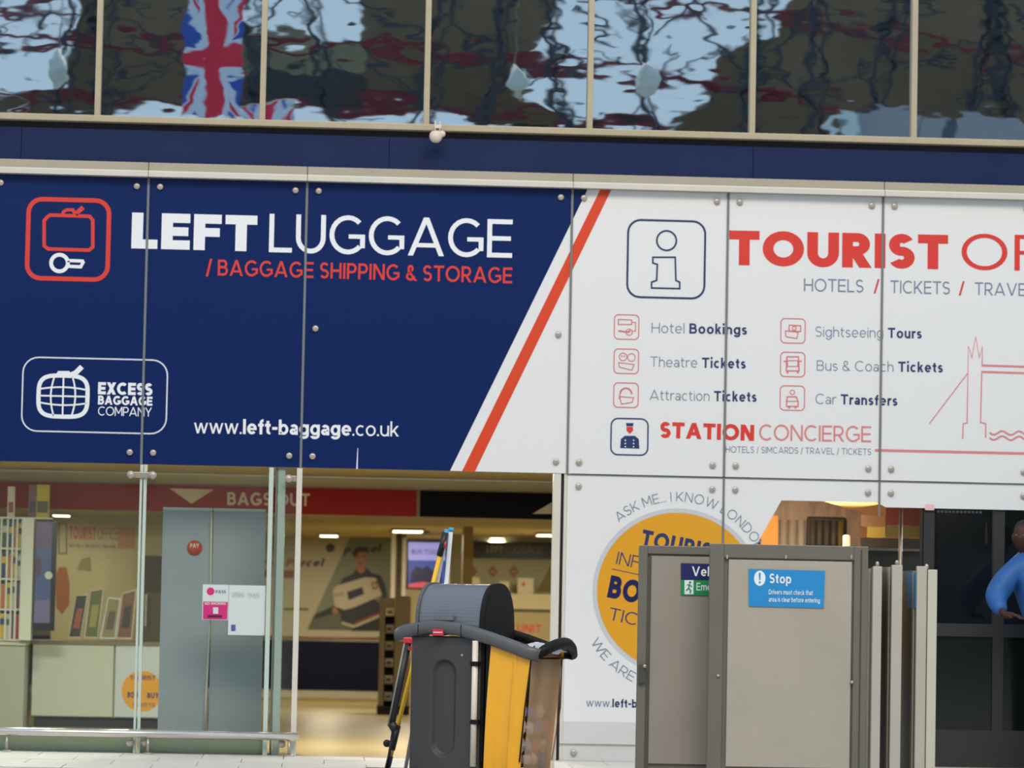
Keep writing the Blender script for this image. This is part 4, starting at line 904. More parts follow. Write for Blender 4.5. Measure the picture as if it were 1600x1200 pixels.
def fingers(wrist, d, side):
    wv = Vector(wrist); d = Vector(d).normalized(); s = Vector(side).normalized(); dn = Vector((0, 0, -1)); out = []
    palm = wv+d*.05; out.append([(tuple(wrist), .026), (tuple(palm), (.034))])
    for k, ln in enumerate((.075, .085, .08, .065)):
        b0 = palm+d*.035+s*(.026*(k-1.5)); out.append([(tuple(palm), .034), (tuple(b0), .0105), (tuple(b0+d*ln*.5+dn*.006), .0095), (tuple(b0+d*ln*.85+dn*.03), .008)])
    b0 = wv+d*.03-s*.035; out.append([(tuple(wrist), .026), (tuple(b0), .012), (tuple(b0+d*.035-s*.018+dn*.01), .0105), (tuple(b0+d*.06-s*.016+dn*.02), .009)])
    return out
chains = [[(pe, .13), (ch_, .14), (nk, .06), (hd, .055)], [(ch_, .14), (sL, .055), (eL, .04), (wL, .026)], [(ch_, .14), (sR, .055), (eR, .04), (wR, .026)]]
for sg in (-1, 1): chains.append([(pe, .13), ((bx0+sg*.1, PY, .9), .09), ((bx0+sg*.11, PY-.02, .5), .06), ((bx0+sg*.12, PY, .1), .042), ((bx0+sg*.13, PY-.14, .04), .035)])
chains += fingers(wL, (.75, -.5, 0), (.4, .7, 0)); chains += fingers(wR, (-.8, -.4, 0), (-.4, .8, 0))
bodym = skin_mesh(chains)
bm = bmesh.new(); bm.from_mesh(bodym)
ret = bmesh.ops.create_uvsphere(bm, u_segments=28, v_segments=20, radius=1)
hc = Vector((hx, PY-.02, hz+.0)); fd = Vector((-.45, -.9, 0)).normalized(); rd = Vector((fd.y, -fd.x, 0))
for v in ret['verts']:
    a_, b2, c2 = v.co.x, v.co.y, v.co.z       # x = right, y = forward, z = up
    wx2 = .076*(1-.22*max(0, -c2)); fy = .098*(1-.1*max(0, -c2)); zz = .118
    f_ = b2
    if b2 > .75 and abs(a_) < .25 and -.25 < c2 < .2: f_ += .2*(1-abs(a_)/.25)*(1-abs(c2+.1)/.3 if abs(c2+.1) < .3 else 0)   # nose
    if b2 > .6 and abs(abs(a_)-.36) < .16 and .0 < c2 < .25: f_ -= .08       # eye sockets
    if b2 > .7 and abs(a_) < .3 and abs(c2+.48) < .08: f_ += .05             # lips
    if abs(a_) > .92 and abs(c2+.05) < .3: a_ *= 1.14                        # ears
    v.co = hc+rd*(a_*wx2)+fd*(f_*fy)+Vector((0, 0, c2*zz))
person = thing('person', (bx0, PY, 0), 'person in a bright blue jacket leaning in at the right edge, before the dark window', 'person')
bo = bm_obj('body', bm, skin, person, smooth=True); bpy.data.meshes.remove(bodym)
jm = skin_mesh([[(pe, .165), (ch_, .19), ((nk[0], nk[1], nk[2]+.005), .1)], [(ch_, .185), (sL, .12), (eL, .095), (tuple(Vector(eL).lerp(Vector(wL), .85)), .05)], [(ch_, .185), (sR, .095), (eR, .07), (tuple(Vector(eR).lerp(Vector(wR), .85)), .05)]])
for p_ in jm.polygons: p_.use_smooth = True
link('jacket', jm, jacket, person)
tm_ = skin_mesh([[((bx0, PY, .97), .15), ((bx0-.1, PY, .88), .105), ((bx0-.11, PY-.02, .5), .078), ((bx0-.12, PY, .1), .062)], [((bx0, PY, .97), .15), ((bx0+.1, PY, .88), .105), ((bx0+.11, PY-.02, .5), .078), ((bx0+.12, PY, .1), .062)]])
for p_ in tm_.polygons: p_.use_smooth = True
link('trousers', tm_, trs, person)
bm = bmesh.new(); ret = bmesh.ops.create_uvsphere(bm, u_segments=24, v_segments=16, radius=1)
for v in ret['verts']: v.co = hc+rd*(v.co.x*.083)+fd*(v.co.y*.1-.014)+Vector((0, 0, v.co.z*.122+.012))
bmesh.ops.bisect_plane(bm, geom=bm.verts[:]+bm.edges[:]+bm.faces[:], plane_co=hc+Vector((0, 0, .03)), plane_no=(Vector((0, 0, 1))-fd*.9), clear_inner=True)
bm_obj('hair', bm, hairm, person, smooth=True)
for sg in (-1, 1):
    ey_ = lathe('eye', [(.002, .003), (.007, .002), (.009, 0)], tuple(hc+rd*(sg*.028)+fd*.088+Vector((0, 0, .012))), mat('eye_white', (150, 140, 132), .3), person, 10, 'y'); lathe('pupil', [(.002, .006), (.005, .004), (.006, 0)], tuple(hc+rd*(sg*.028)+fd*.090+Vector((0, 0, .012))), hairm, ey_, 10, 'y')
lathe('shoe', [(.05, 0), (.055, .03), (.045, .08)], (bx0-.13, PY-.05, 0), hairm, person, 14); lathe('shoe', [(.05, 0), (.055, .03), (.045, .08)], (bx0+.13, PY-.05, 0), hairm, person, 14)

# ------------------------------------------------------------------ camera on the sill
cc_ = thing('security_camera', (X(682, 212, -.18), -.1, ZS), 'small cream dome security camera hanging from the window sill', 'camera')
x_, z_ = U(681, 211, -.18); cm = mat('camera_cream', (216, 200, 184), .4)
box('bracket', x_-.01, x_+.04, -.17, -.06, ZS+.005, ZS+.03, cm, cc_)
for dx in (-.006, .03): tube('strut', [(x_+dx, -.16, ZS+.06), (x_+dx, -.18, z_+.02)], .005, cm, cc_, 8)
lathe('dome', [(.001, -.052), (.025, -.047), (.043, -.03), (.05, -.005), (.046, .02), (.03, .038), (.001, .042)], (x_, -.18, z_-.008), cm, cc_, 20)
lathe('side_cap', [(.001, -.025), (.022, -.015), (.026, .005), (.018, .022), (.001, .028)], (x_+.048, -.18, z_+.008), cm, cc_, 14)
# ------------------------------------------------------------------ grey metal gates in front
gframe = mat('gate_frame_grey', (108, 104, 94), .45, metal=.1, noise=.05, nscale=5); ginset = mat('gate_panel_grey', (166, 158, 146), .5, noise=.05, nscale=2.5)
gdark = mat('gate_dark', (70, 67, 60), .5); glight = mat('gate_edge_light', (176, 170, 158), .45, noise=.04, nscale=5)
blue = mat('sign_blue', (34, 136, 200), .4); sgw = mat('sign_white', (228, 234, 238), .4); sgn = mat('sign_navy', (28, 34, 92), .4); sgg = mat('sign_green', (22, 138, 76), .4)
def gate(Y, x0, x1, yt, st, label, toph, inset_dy=8):
    f = wall(Y); a = f.px(x0, yt)[0]; b = f.px(x1, yt)[0]; zt = f.px((x0+x1)/2, yt)[1]; s = 5500/(CD+Y)
    t = thing('metal_gate', ((a+b)/2, Y, 0), label, 'gate', 'folded grey metal gates')
    w_ = st/s
    box('stile', a, a+w_, Y, Y+.06, .06, zt, gframe, t, bevel=.004); box('stile', b-w_, b, Y, Y+.06, .06, zt, gframe, t, bevel=.004)
    box('top_rail', a+w_, b-w_, Y, Y+.06, zt-toph/s, zt, gframe, t, bevel=.004); box('bottom_rail', a+w_, b-w_, Y, Y+.06, .06, .14, gframe, t)
    box('inset', a+w_, b-w_, Y+.02, Y+.04, .14, zt-toph/s, gframe, t)
    i_ = .008
    for q in (a+.06, b-.06): lathe('foot', [(.03, 0), (.03, .015), (.014, .02), (.014, .06)], (q, Y+.03, 0), gdark, t, 12)
    return t, f, a, b, zt, s
YA = -5.0
gA, fA, a, b_, zt, s_ = gate(YA, 1110, 1357, 851.5, 22, 'front grey metal gate leaf with a blue Stop sign', 22)
ix0, ix1, iz = fA.px(1137, 1000)[0], fA.px(1330, 1000)[0], fA.px(1235, 876)[1]
box('sheet', ix0, ix1, YA+.005, YA+.02, .2, iz, ginset, gA, bevel=.003)
box('side_groove', fA.px(1343, 1000)[0], fA.px(1345.5, 1000)[0], YA-.002, YA+.0, .1, zt-.02, gdark, gA)
for p_ in (1136, 1228, 1330): box('rivet', fA.px(p_, 868)[0]-.004, fA.px(p_, 868)[0]+.004, YA-.008, YA+.02, fA.px(p_, 873)[1], fA.px(p_, 867)[1], glight, gA)
for p_ in ((1122, 1056), (1331, 1066)): lathe('lock_pin', [(.004, .012), (.01, .008), (.012, 0)], (fA.px(*p_)[0], YA-.001, fA.px(*p_)[1]), steel, gA, 10, 'y')
sA = prism('stop_sign', [fA.px(1170, 947), fA.px(1287, 950), fA.px(1289, 892), fA.px(1170, 889)], -.004, .002, blue, gA, fA); sA['label'] = 'blue rectangular Stop sign with white lettering'
fS = wall(YA); e_ = dict(fr=fS)
def S_(name, polys, mt, lay): flat(name, polys, mt, sA, fS, h=.002+lay*.0012)
S_('warning_disc', C(1187, 903.5, 9, fr=fS, s=1/s_, ry=12), sgw, 1)
S_('exclamation', [fS_ for fS_ in ([fS.px(1185.5, 895), fS.px(1188.5, 895), fS.px(1188, 906), fS.px(1186, 906)], [fS.px(1185.7, 908.5), fS.px(1188.3, 908.5), fS.px(1188.3, 911.5), fS.px(1185.7, 911.5)])], blue, 2)
def stext(seg, p0, p1, cap, mt, par, fr): text(seg, p0, p1, cap, mt, par, fr, lay=3)
stext([('Stop', .18)], (1202, 911), (1236, 912), 15, sgw, sA, fS)
stext([('Drivers must check that', .15)], (1201, 928.5), (1270, 930), 7.5, sgw, sA, fS)
stext([('area is clear before entering', .15)], (1201, 940), (1281, 942), 7.5, sgw, sA, fS)
YBg = -4.75
gB, fB, a, b_, zt, s_ = gate(YBg, 999.5, 1160, 853.5, 13, 'rear grey metal gate leaf with a navy and green sign, left of the Stop gate', 13)
box('sheet', fB.px(1016, 1000)[0], fB.px(1145, 1000)[0], YBg+.006, YBg+.02, .2, fB.px(1060, 869)[1], mat('gate_sheet_darker', (142, 134, 124), .5, noise=.05, nscale=2.5), gB)
box('edge_line', fB.px(1013.5, 1000)[0], fB.px(1015.5, 1000)[0], YBg-.001, YBg+.0, .1, zt-.06, gdark, gB)
lt = box('latch', fB.px(999, 1000)[0]-.004, fB.px(1009, 1000)[0], YBg-.02, YBg+.005, fB.px(1004, 1068)[1], fB.px(1004, 1037)[1], gdark, gB, bevel=.004)
lathe('latch_pin', [(.004, .02), (.012, .014), (.014, 0)], (fB.px(1007, 1041)[0], YBg-.015, fB.px(1007, 1041)[1]), steel, lt, 12, 'y')
s1 = prism('vehicle_sign', [fB.px(1064, 905.5), fB.px(1150, 907), fB.px(1150, 882), fB.px(1064, 880)], -.004, .002, sgn, gB, fB); s1['label'] = 'navy sign starting Veh'
stext([('Vehicles', .17)], (1081, 900), (1150, 901), 15, sgw, s1, fB)
s2 = prism('exit_sign', [fB.px(1064, 929.5), fB.px(1150, 931), fB.px(1150, 907.5), fB.px(1064, 906)], -.004, .002, sgg, gB, fB); s2['label'] = 'green emergency sign with a running figure'
flat('figure_tile', [[fB.px(*p) for p in ((1069.5, 906.5), (1083.5, 906.5), (1083.5, 928.5), (1069.5, 928.5))]], sgw, s2, fB, h=.0035)
flat('running_figure', C(1078, 910, 1.8, fr=fB, s=1/s_)+L([(1077, 913), (1076, 919), (1079, 923), (1078, 927)], 2, fr=fB, s=1/s_)+L([(1076, 919), (1072, 923)], 2, fr=fB, s=1/s_)+L([(1073, 914), (1077, 913.5), (1081, 917)], 1.6, fr=fB, s=1/s_), sgg, s2, fB, h=.0050)
stext([('Emergency', .15)], (1088, 922.5), (1150, 924), 12, sgw, s2, fB)
# three leaves seen nearly edge on
for i, (x0, x1, yt, lb) in enumerate(((1363, 1377, 885, 'nearest the Stop gate'), (1392.5, 1409, 883, 'in the middle of the three'), (1431.5, 1463, 889, 'with a blue sticker, at the dark window'))):
    Y = -5.0+i*.03; f = wall(Y); a = f.px(x0, 1000)[0]; b = f.px(x1, 1000)[0]; zt = f.px(x1, yt)[1]
    t = thing('metal_gate', (a, Y, 0), 'grey metal gate leaf seen edge on, %s' % lb, 'gate', 'folded grey metal gates')
    if i < 2:
        box('edge_post', a, b, Y, Y+.04, .05, zt, glight, t, bevel=.004)
    else:
        m_ = f.px(1448, 1000)[0]
        box('edge_post', a, m_-.002, Y, Y+.04, .05, zt+.015, glight, t, bevel=.004); box('edge_post', m_+.002, b, Y-.01, Y+.04, .05, zt-.005, mat('gate_edge_pale', (192, 188, 172), .45), t, bevel=.004)
    box('leaf', a+.004, b-.004 if i < 2 else m_-.01, Y+.04, Y+.86, .08, zt-.01, gframe, t)
    box('hinge_strip', a-.004, a+.004, Y+.1, Y+.16, .1, zt-.015, glight, t)
    lathe('top_pin', [(.012, 0), (.012, .02), (.006, .03)], ((a+b)/2, Y+.02, zt), steel, t, 10)
    for q in (.05, .8): lathe('foot', [(.025, 0), (.025, .02), (.012, .03), (.012, .08)], ((a+b)/2, Y+q, 0), gdark, t, 12)
    if i == 2:
        zs = f.px(1427, 894)[1]; zs2 = f.px(1427, 950)[1]
        box('blue_sticker', a-.003, a+.004, Y+.045, Y+.34, zs2, zs, blue, t)

# ------------------------------------------------------------------ cleaning trolley
TH = math.radians(28); es = Vector((math.cos(TH), -math.sin(TH), 0)); YCt = -3.6
O = Vector((X(641, 1100, YCt), YCt, 0)); CF = Frame(O, es, (0, 0, 1)); ev = -CF.n
px = CF.px; DW = .5
cart = thing('cleaning_trolley', tuple(O+es*.5+ev*.25), 'dark grey cleaning trolley with a roll top lid and yellow bag in the shop entrance', 'trolley')
cgrey = mat('trolley_grey', (62, 61, 61), .55, bump=.0004, bscale=300); clid = mat('trolley_lid_grey', (108, 112, 122), .27, metal=.2); crim = mat('trolley_rim_grey', (84, 84, 88), .4, bump=.0003, bscale=300)
cblk = mat('trolley_black', (22, 21, 21), .55, spec=.2); yel = mat('yellow_vinyl', (238, 172, 40), .4, noise=.06, nscale=5); redplast = mat('red_plastic', (196, 44, 62), .4)
s0, s1_ = 0.0, px(749, 1100)[0]; zb_ = px(700, 1000)[1]
bm = bmesh.new(); add_box(bm, s0, s1_, 0, DW, .09, zb_+.02, fr=CF)
body = bm_obj('body', bm, cgrey, cart, bevel=.012)
gx0, gx1 = px(674, 1100)[0], px(712, 1100)[0]; gz1, gz0 = px(693, 1030)[1], px(690, 1183)[1]
# oblong recess cut into the body front
rr_ = (gx1-gx0)/2; cxm = (gx0+gx1)/2
st_ = arcp(cxm, gz1-rr_, rr_, rr_, 0, 180, 12)+arcp(cxm, gz0+rr_, rr_, rr_, 180, 360, 12)
st2_ = [(cxm+(p[0]-cxm)*.72, (gz0+gz1)/2+(p[1]-(gz0+gz1)/2)*.93) for p in st_]
bm = bmesh.new(); A = [bm.verts.new(CF.w(a, b, .01)) for a, b in [(cxm+(p[0]-cxm)*1.08, (gz0+gz1)/2+(p[1]-(gz0+gz1)/2)*1.02) for p in st_]]; B = [bm.verts.new(CF.w(a, b, -.03)) for a, b in st2_]
bm.faces.new(A); bm.faces.new(B[::-1]); n_ = len(A)
for i in range(n_): bm.faces.new([A[i], B[i], B[(i+1) % n_], A[(i+1) % n_]])
cut = bm_obj('cut', bm, cgrey); body.modifiers.clear()
md = body.modifiers.new('cut', 'BOOLEAN'); md.object = cut; md.operation = 'DIFFERENCE'; md.solver = 'EXACT'
dg = bpy.context.evaluated_depsgraph_get(); nm = bpy.data.meshes.new_from_object(body.evaluated_get(dg)); body.modifiers.clear(); body.data = nm; bpy.data.objects.remove(cut)
md = body.modifiers.new('bevel', 'BEVEL'); md.width = .006; md.segments = 3; md.limit_method = 'ANGLE'
lathe('keyhole', [(.004, .004), (.009, .002), (.009, 0)], tuple(CF.w(*px(722, 1024), .0)), steel, body, 12, 'y')
boxes('base', [(-.03, 1.08, -.0, DW+.02, .04, .085)], cblk, cart, bevel=.01, fr=CF)
for a_ in (.05, 1.04):
    for v_ in (.05, DW-.05): lathe('wheel', [(.01, -.012), (.02, -.015), (.022, 0), (.02, .015), (.01, .012)], tuple(CF.w(a_, .022, -v_)), cblk, cart, 20, 'y')
box('divider_wall', s1_, s1_+.02, .02, DW-.02, .15, zb_+.04, cblk, cart, fr=CF)
# roll top lid: arched profile along the trolley
l0, l1 = px(651, 960)[0], px(752, 960)[0]; zl0 = px(700, 990)[1]; zl1 = px(700, 911)[1]-.005
def arch(v0, v1, z0, z1, n_=26):
    pts = []
    for i in range(n_+1):
        a = math.pi*i/n_; c_ = -math.cos(a); s__ = max(0.0, math.sin(a))
        pts.append(((v0+v1)/2+(v1-v0)/2*math.copysign(abs(c_)**.8, c_), z0+(z1-z0)*s__**.75))
    return pts
def arch_solid(name, sa, sb, P, mt, parent, smooth=True):
    vs, fs = [], []; n_ = len(P)
    for s in (sa, sb): vs += [CF.w(s, z, -v) for v, z in P]
    for i in range(n_-1): fs.append((i, i+1, n_+i+1, n_+i))
    o = mesh_obj(name, vs, fs+[(0, n_, 2*n_-1, n_-1)], mt, parent, False)
    # caps
    vs2 = vs; mesh_obj(name+'_end', [vs[i] for i in range(n_)], [tuple(range(n_))], mt, o); mesh_obj(name+'_end', [vs[n_+i] for i in range(n_)], [tuple(range(n_))[::-1]], mt, o)
    return o
P0 = arch(.01, DW-.01, zl0, zl1, 44)
P1 = []
for i in range(len(P0)-1):      # fine slats of the roll top
    a, b = P0[i], P0[i+1]; mx = ((a[0]+b[0])/2, (a[1]+b[1])/2); c_ = ((DW)/2, zl0+.08)
    P1 += [a, (mx[0]+(mx[0]-c_[0])*.005, mx[1]+(mx[1]-c_[1])*.005)]
P1.append(P0[-1])
lid = arch_solid('roll_top_lid', l0+.012, l1-.012, P1, clid, cart)
arch_solid('end_cap', l1-.012, l1+.006, arch(-.006, DW+.006, zl0-.01, zl1+.012), cblk, cart)
arch_solid('end_cap', l0-.01, l0+.012, arch(-.004, DW+.004, zl0-.01, zl1+.01), crim, cart)
arch_solid('end_recess', l1+.006, l1+.009, arch(.04, DW-.04, zl0, zl1-.03), mat('trolley_black_two', (30, 28, 27), .6, spec=.15), cart)
b0 = px(680, 969); b1 = px(711, 960)
prism('lid_handle', [(b0[0]+.012, b0[1]), (b1[0], b0[1]), (b1[0]-.012, b1[1]), (b0[0], b1[1])], 0, .03, mat('lid_tab_grey', (104, 106, 112), .4), lid, CF, bevel=.004)
# moulded rim all round, dropping towards the bag
fr_pts = [(624, 990), (634, 985), (650, 982), (668, 979), (690, 978), (715, 981), (742, 988), (770, 997), (800, 1008), (825, 1018), (845, 1023)]
fp = [px(*p) for p in fr_pts]; sE = fp[-1][0]
front = [CF.w(s, z-.005, .02) for s, z in fp]; back = [CF.w(s, z-.005, -(DW+.02)) for s, z in fp][::-1]
zE = fp[-1][1]
endp = []
for k in range(1, 10):
    t_ = k/10; endp.append(CF.w(sE+.05*math.sin(math.pi*t_), zE+.075*math.sin(math.pi*t_)**.8, .02-(DW+.04)*t_))
startp = [CF.w(fp[0][0]-.03*math.sin(math.pi*k/6), fp[0][1]-.01, -(DW+.02)+(DW+.04)*k/6) for k in range(1, 6)]
path = startp+front
N = len(path); rad = [.044]*N
v, f = tube_rings(path, rad, 14, Vector((0, 0, 1)), .62, False); mesh_obj('moulded_rim', v, f, crim, cart, True)
mesh_obj('end_handle', *tube_rings([front[-1]-es*.02]+endp+[back[0]], [.03]+[.038]*9+[.034], 12, Vector((0, 0, 1)), .85), cblk, cart, True)
mesh_obj('back_rim', *tube_rings(back, .034, 12, Vector((0, 0, 1)), .7), cblk, cart, True)
for p_ in (658, 725):
    c = px(p_, 984); prism('rim_seam', [(c[0]-.002, c[1]-.055), (c[0]+.002, c[1]-.055), (c[0]+.002, c[1]+.035), (c[0]-.002, c[1]+.035)], .046, .0485, cblk, cart, CF)
q0, q1 = px(681, 993), px(698, 983)
rb_ = prism('red_badge', [q0, (q1[0], q0[1]), q1, (q0[0], q1[1])], .04, .052, redplast, cart, CF, bevel=.002)
flat('badge_line', [[(q0[0]+.006, (q0[1]+q1[1])/2-.003), (q1[0]-.006, (q0[1]+q1[1])/2-.003), (q1[0]-.006, (q0[1]+q1[1])/2+.003), (q0[0]+.006, (q0[1]+q1[1])/2+.003)]], sgw, rb_, CF, h=.0532)
# deck between front and back rim
dk_ = [fp[i] for i in range(2, len(fp))]
vs = [CF.w(s, z-.03, 0) for s, z in dk_]+[CF.w(s, z-.03, -DW) for s, z in dk_]; n_ = len(dk_)
mesh_obj('deck', vs, [(i, i+1, n_+i+1, n_+i) for i in range(n_-1)], cblk, cart)
# tub behind the lid between body and bag
box('bag_frame', px(757, 1100)[0], px(765, 1100)[0], .01, DW-.01, .15, zb_-.03, cblk, cart, fr=CF)
# white post with black clips at the front
pz = px(746, 1000); wp = tube('front_post', [CF.w(pz[0]+.0, .12, .03), CF.w(pz[0], zb_, .03)], .02, mat('post_cream', (222, 212, 200), .4), cart, 14)
for p_ in (1037, 1128):
    c = px(746, p_); box('post_clip', c[0]-.03, c[0]+.026, -.055, -.0, c[1]-.015, c[1]+.015, cblk, wp, bevel=.004, fr=CF)
box('clip_plate', px(741, 1100)[0]-.015, px(741, 1100)[0]+.01, -.02, .0, px(741, 1046)[1], px(741, 1005)[1], cblk, wp, fr=CF)
# yellow bag
bag = thing('yellow_bag', tuple(CF.w(.9, .2, -.25)), 'yellow vinyl waste bag with a clear end window hanging from the trolley', 'bag')
sa0, sb0 = px(767, 1015)[0], px(831, 1030)[0]; sa1, sb1 = px(756, 1200)[0], px(812, 1200)[0]
zt_a, zt_b = px(767, 1008)[1], px(831, 1024)[1]; zbm = px(780, 1215)[1]
nu, nv = 28, 14
def bagface(name, back):
    vs, fs = [], []
    for j in range(nv+1):
        t_ = j/nv
        for i in range(nu+1):
            u = i/nu; sa = sa0+(sa1-sa0)*t_; sb = sb0+(sb1-sb0)*t_; s = sa+(sb-sa)*u
            z = (zt_a+(zt_b-zt_a)*u)*(1-t_)+.1*t_
            fold = .008*math.sin(u*9+1.2*math.sin(t_*2))*(.3+t_)+.014*math.exp(-((u-.62-.08*t_)/.035)**2)-.012*math.exp(-((u-.3+.05*t_)/.03)**2)*t_
            h = fold+.012*math.sin(math.pi*t_) if not back else -(DW-.02)-fold
            vs.append(CF.w(s, z, h))
    for j in range(nv):
        for i in range(nu): fs.append((j*(nu+1)+i, j*(nu+1)+i+1, (j+1)*(nu+1)+i+1, (j+1)*(nu+1)+i))
    o = mesh_obj(name, vs, fs, yel, bag, True); return o
bagface('front_side', False); bagface('back_side', True)
def side_quad(name, sA_, sB_, zA, mt, h0=0.0, h1=None, wav=.0, z1=.1, lay=0):
    h1 = -(DW-.02) if h1 is None else h1; vs, fs = [], []
    for j in range(9):
        t_ = j/8
        for i in range(17):
            u = i/16; vs.append(CF.w(sA_*(1-t_)+sB_*t_+wav*math.sin(u*11+t_*3)*(.4+t_)+lay, zA*(1-t_)+z1*t_, h0+(h1-h0)*u))
    for j in range(8):
        for i in range(16): fs.append((j*17+i, j*17+i+1, (j+1)*17+i+1, (j+1)*17+i))
    return mesh_obj(name, vs, fs, mt, bag, True)
side_quad('inner_side', sa0, sa1, zt_a, yel)
clear = bpy.data.materials.new('clear_film'); clear.use_nodes = True; n = clear.node_tree; n.nodes.clear()
o_ = n.nodes.new('ShaderNodeOutputMaterial'); tr_ = n.nodes.new('ShaderNodeBsdfTransparent'); tr_.inputs[0].default_value = (.86, .80, .78, 1)
pb = n.nodes.new('ShaderNodeBsdfPrincipled'); pb.inputs['Base Color'].default_value = lin((250, 204, 156)); pb.inputs['Roughness'].default_value = .25
mx = n.nodes.new('ShaderNodeMixShader'); mx.inputs[0].default_value = .44
n.links.new(tr_.outputs[0], mx.inputs[1]); n.links.new(pb.outputs[0], mx.inputs[2]); n.links.new(mx.outputs[0], o_.inputs[0])
zfl = px(850, 1032)[1]
side_quad('top_flap', sb0+.005, sb0+.008, zt_b+.03, mat('amber_vinyl', (212, 142, 34), .4), z1=zfl, lay=.006)
side_quad('clear_window', sb0, sb1+.02, zt_b, clear, wav=.006)
tube('window_piping', [CF.w(sb0, zt_b, 0.004), CF.w((sb0+sb1)/2, (zt_b+.16)/2, .018), CF.w(sb1, .16, .006)], .005, cblk, bag, 8)
tube('window_piping', [CF.w(sb0, zt_b, -(DW-.02)), CF.w((sb0+sb1)/2+.02, (zt_b+.16)/2, -(DW-.0)), CF.w(sb1+.01, .16, -(DW-.02))], .005, mat('brown_piping', (104, 62, 34), .5), bag, 8)
# crumpled liner on top
lm = mat('liner_white', (196, 200, 206), .3); vs, fs = [], []
for i in range(15):
    for j in range(5):
        u = i/14; s = px(806, 1000)[0]*(1-u)+px(846, 1000)[0]*u; vs.append(CF.w(s, fp[8][1]*(1-u)+fp[10][1]*u+.012+random.uniform(-.012, .016), -.12-.3*j/4))
for i in range(14):
    for j in range(4): fs.append((i*5+j, i*5+j+1, (i+1)*5+j+1, (i+1)*5+j))
mesh_obj('bin_liner', vs, fs, lm, bag, False)
# rubbish inside, seen through the clear end
rcol = [(236, 226, 222), (80, 110, 176), (200, 196, 200), (190, 70, 70), (150, 120, 90), (230, 224, 220), (120, 90, 84), (176, 166, 190), (206, 182, 150)]
kk = 0
for j in range(4):
    for i in range(4):
        kk += 1; zc = .16+j*.105; vv = .07+i*.12+random.uniform(-.02, .02); tt = 1-(zc-.16)/(zt_b-.16)
        sc = sb0*(1-tt)+sb1*tt-.045
        bm = bmesh.new(); bmesh.ops.create_icosphere(bm, subdivisions=2, radius=.05)
        for v_ in bm.verts:
            v_.co *= random.uniform(.72, 1.12); v_.co.z *= random.uniform(.8, 1.2)
        wv = CF.w(sc, zc+random.uniform(-.012, .012), -vv); sq = Matrix.Rotation(-TH, 3, 'Z') @ Matrix.Diagonal((.55, random.uniform(.9, 1.2), random.uniform(.9, 1.25)))
        for v_ in bm.verts: v_.co = sq @ v_.co
        for v_ in bm.verts: v_.co += wv
        cI = rcol[(kk*4+i) % 9]
        if (i, j) == (1, 3): cI = rcol[1]
        if i == 3 and j < 3: cI = (206, 84, 84) if j == 2 else cI
        bn = ['white and pink', 'blue', 'silvery', 'red', 'tan', 'bright white', 'brown', 'lilac', 'beige'][rcol.index(cI)] if cI in rcol else 'coral red'
        tag(bm_obj('crumpled_wrapper', bm, mat('wrap_'+bn.replace(' ', '_'), cI, .4)), '%s crumpled wrapper in the clear bag, %s layer, %s' % (bn, ('bottom', 'second lowest', 'third', 'top')[j], ('beside the yellow side', 'left of centre', 'right of centre', 'at the far edge')[i]), 'rubbish', 'crumpled wrappers in the clear bag')
# ------------------------------------------------------------------ handles leaning by the trolley
def rod(name, P, r, mt, parent, n_=12): return tube(name, P, r, mt, parent, n_)
YM = -2.95; fm = wall(YM); M = lambda a, b: Vector((*[fm.px(a, b)[0]], YM, fm.px(a, b)[1]))
ground = lambda p, q: p+(q-p)*(p.z/(p.z-q.z))
bl = mat('black_grip', (28, 27, 30), .5); ymat = mat('yellow_handle', (240, 184, 30), .35); cy = mat('cyan_plastic', (60, 160, 210), .35); wh_ = mat('white_handle', (216, 216, 220), .35); gy = mat('grey_handle', (170, 166, 160), .4)
A_, B_ = M(696, 832), M(607, 1200)
E_ = ground(A_, B_)-Vector((0, 0, -.03)); dr = (E_-A_)
mp_ = thing('mop', tuple(E_), 'yellow handled mop with black grips leaning behind the trolley', 'mop')
at = lambda y: A_+dr*((y-832)/(1200-832))*((B_-A_).length/dr.length)
rod('pole', [at(840), at(1180)], .015, ymat, mp_); rod('grip', [at(832), at(869)], .021, bl, mp_); rod('lower_sleeve', [at(1134), at(1172)], .021, bl, mp_); rod('lower_sleeve', [at(1182), E_], .02, bl, mp_)
rod('collar', [at(1171), at(1183)], .016, mat('brass_collar', (170, 130, 50), .4), mp_)
rod('red_button', [at(846)+Vector((.016, -.014, 0)), at(856)+Vector((.016, -.014, 0))], .008, redplast, mp_)
lathe('wing_nut', [(.012, -.012), (.026, -.008), (.026, .008), (.012, .012)], tuple(at(1162)+Vector((-.045, -.01, 0))), bl, mp_, 12, 'y')
box('mop_head', E_.x-.14, E_.x+.14, E_.y-.09, E_.y+.015, 0, .03, mat('mop_grey', (120, 116, 110), .9), mp_, bevel=.008)
def lean(p, q, r, mt, name, label, cat, parts, dY=0):
    f_ = wall(YM+dY); a, b = [Vector((f_.px(*u_)[0], YM+dY, f_.px(*u_)[1])) for u_ in (p, q)]; e = ground(a, b); t = thing(name, tuple(e), label, cat); rod('pole', [a, e], r, mt, t)
    for (u0, u1, rr2, m2, nm2) in parts: rod(nm2, [a+(e-a)*u0, a+(e-a)*u1], rr2, m2, t)
lean((705, 826), (697, 915), .0145, wh_, 'white_mop_pole', 'white pole with a pale blue end, rightmost of the upright poles', 'pole', [(-.004, .012, .017, cy, 'end_cap')], .1)
lean((698, 828), (683, 915), .0125, gy, 'grey_mop_pole', 'grey white pole with a cyan sleeve between the yellow and white poles', 'pole', [(-.002, .075, .015, cy, 'sleeve')], .05)
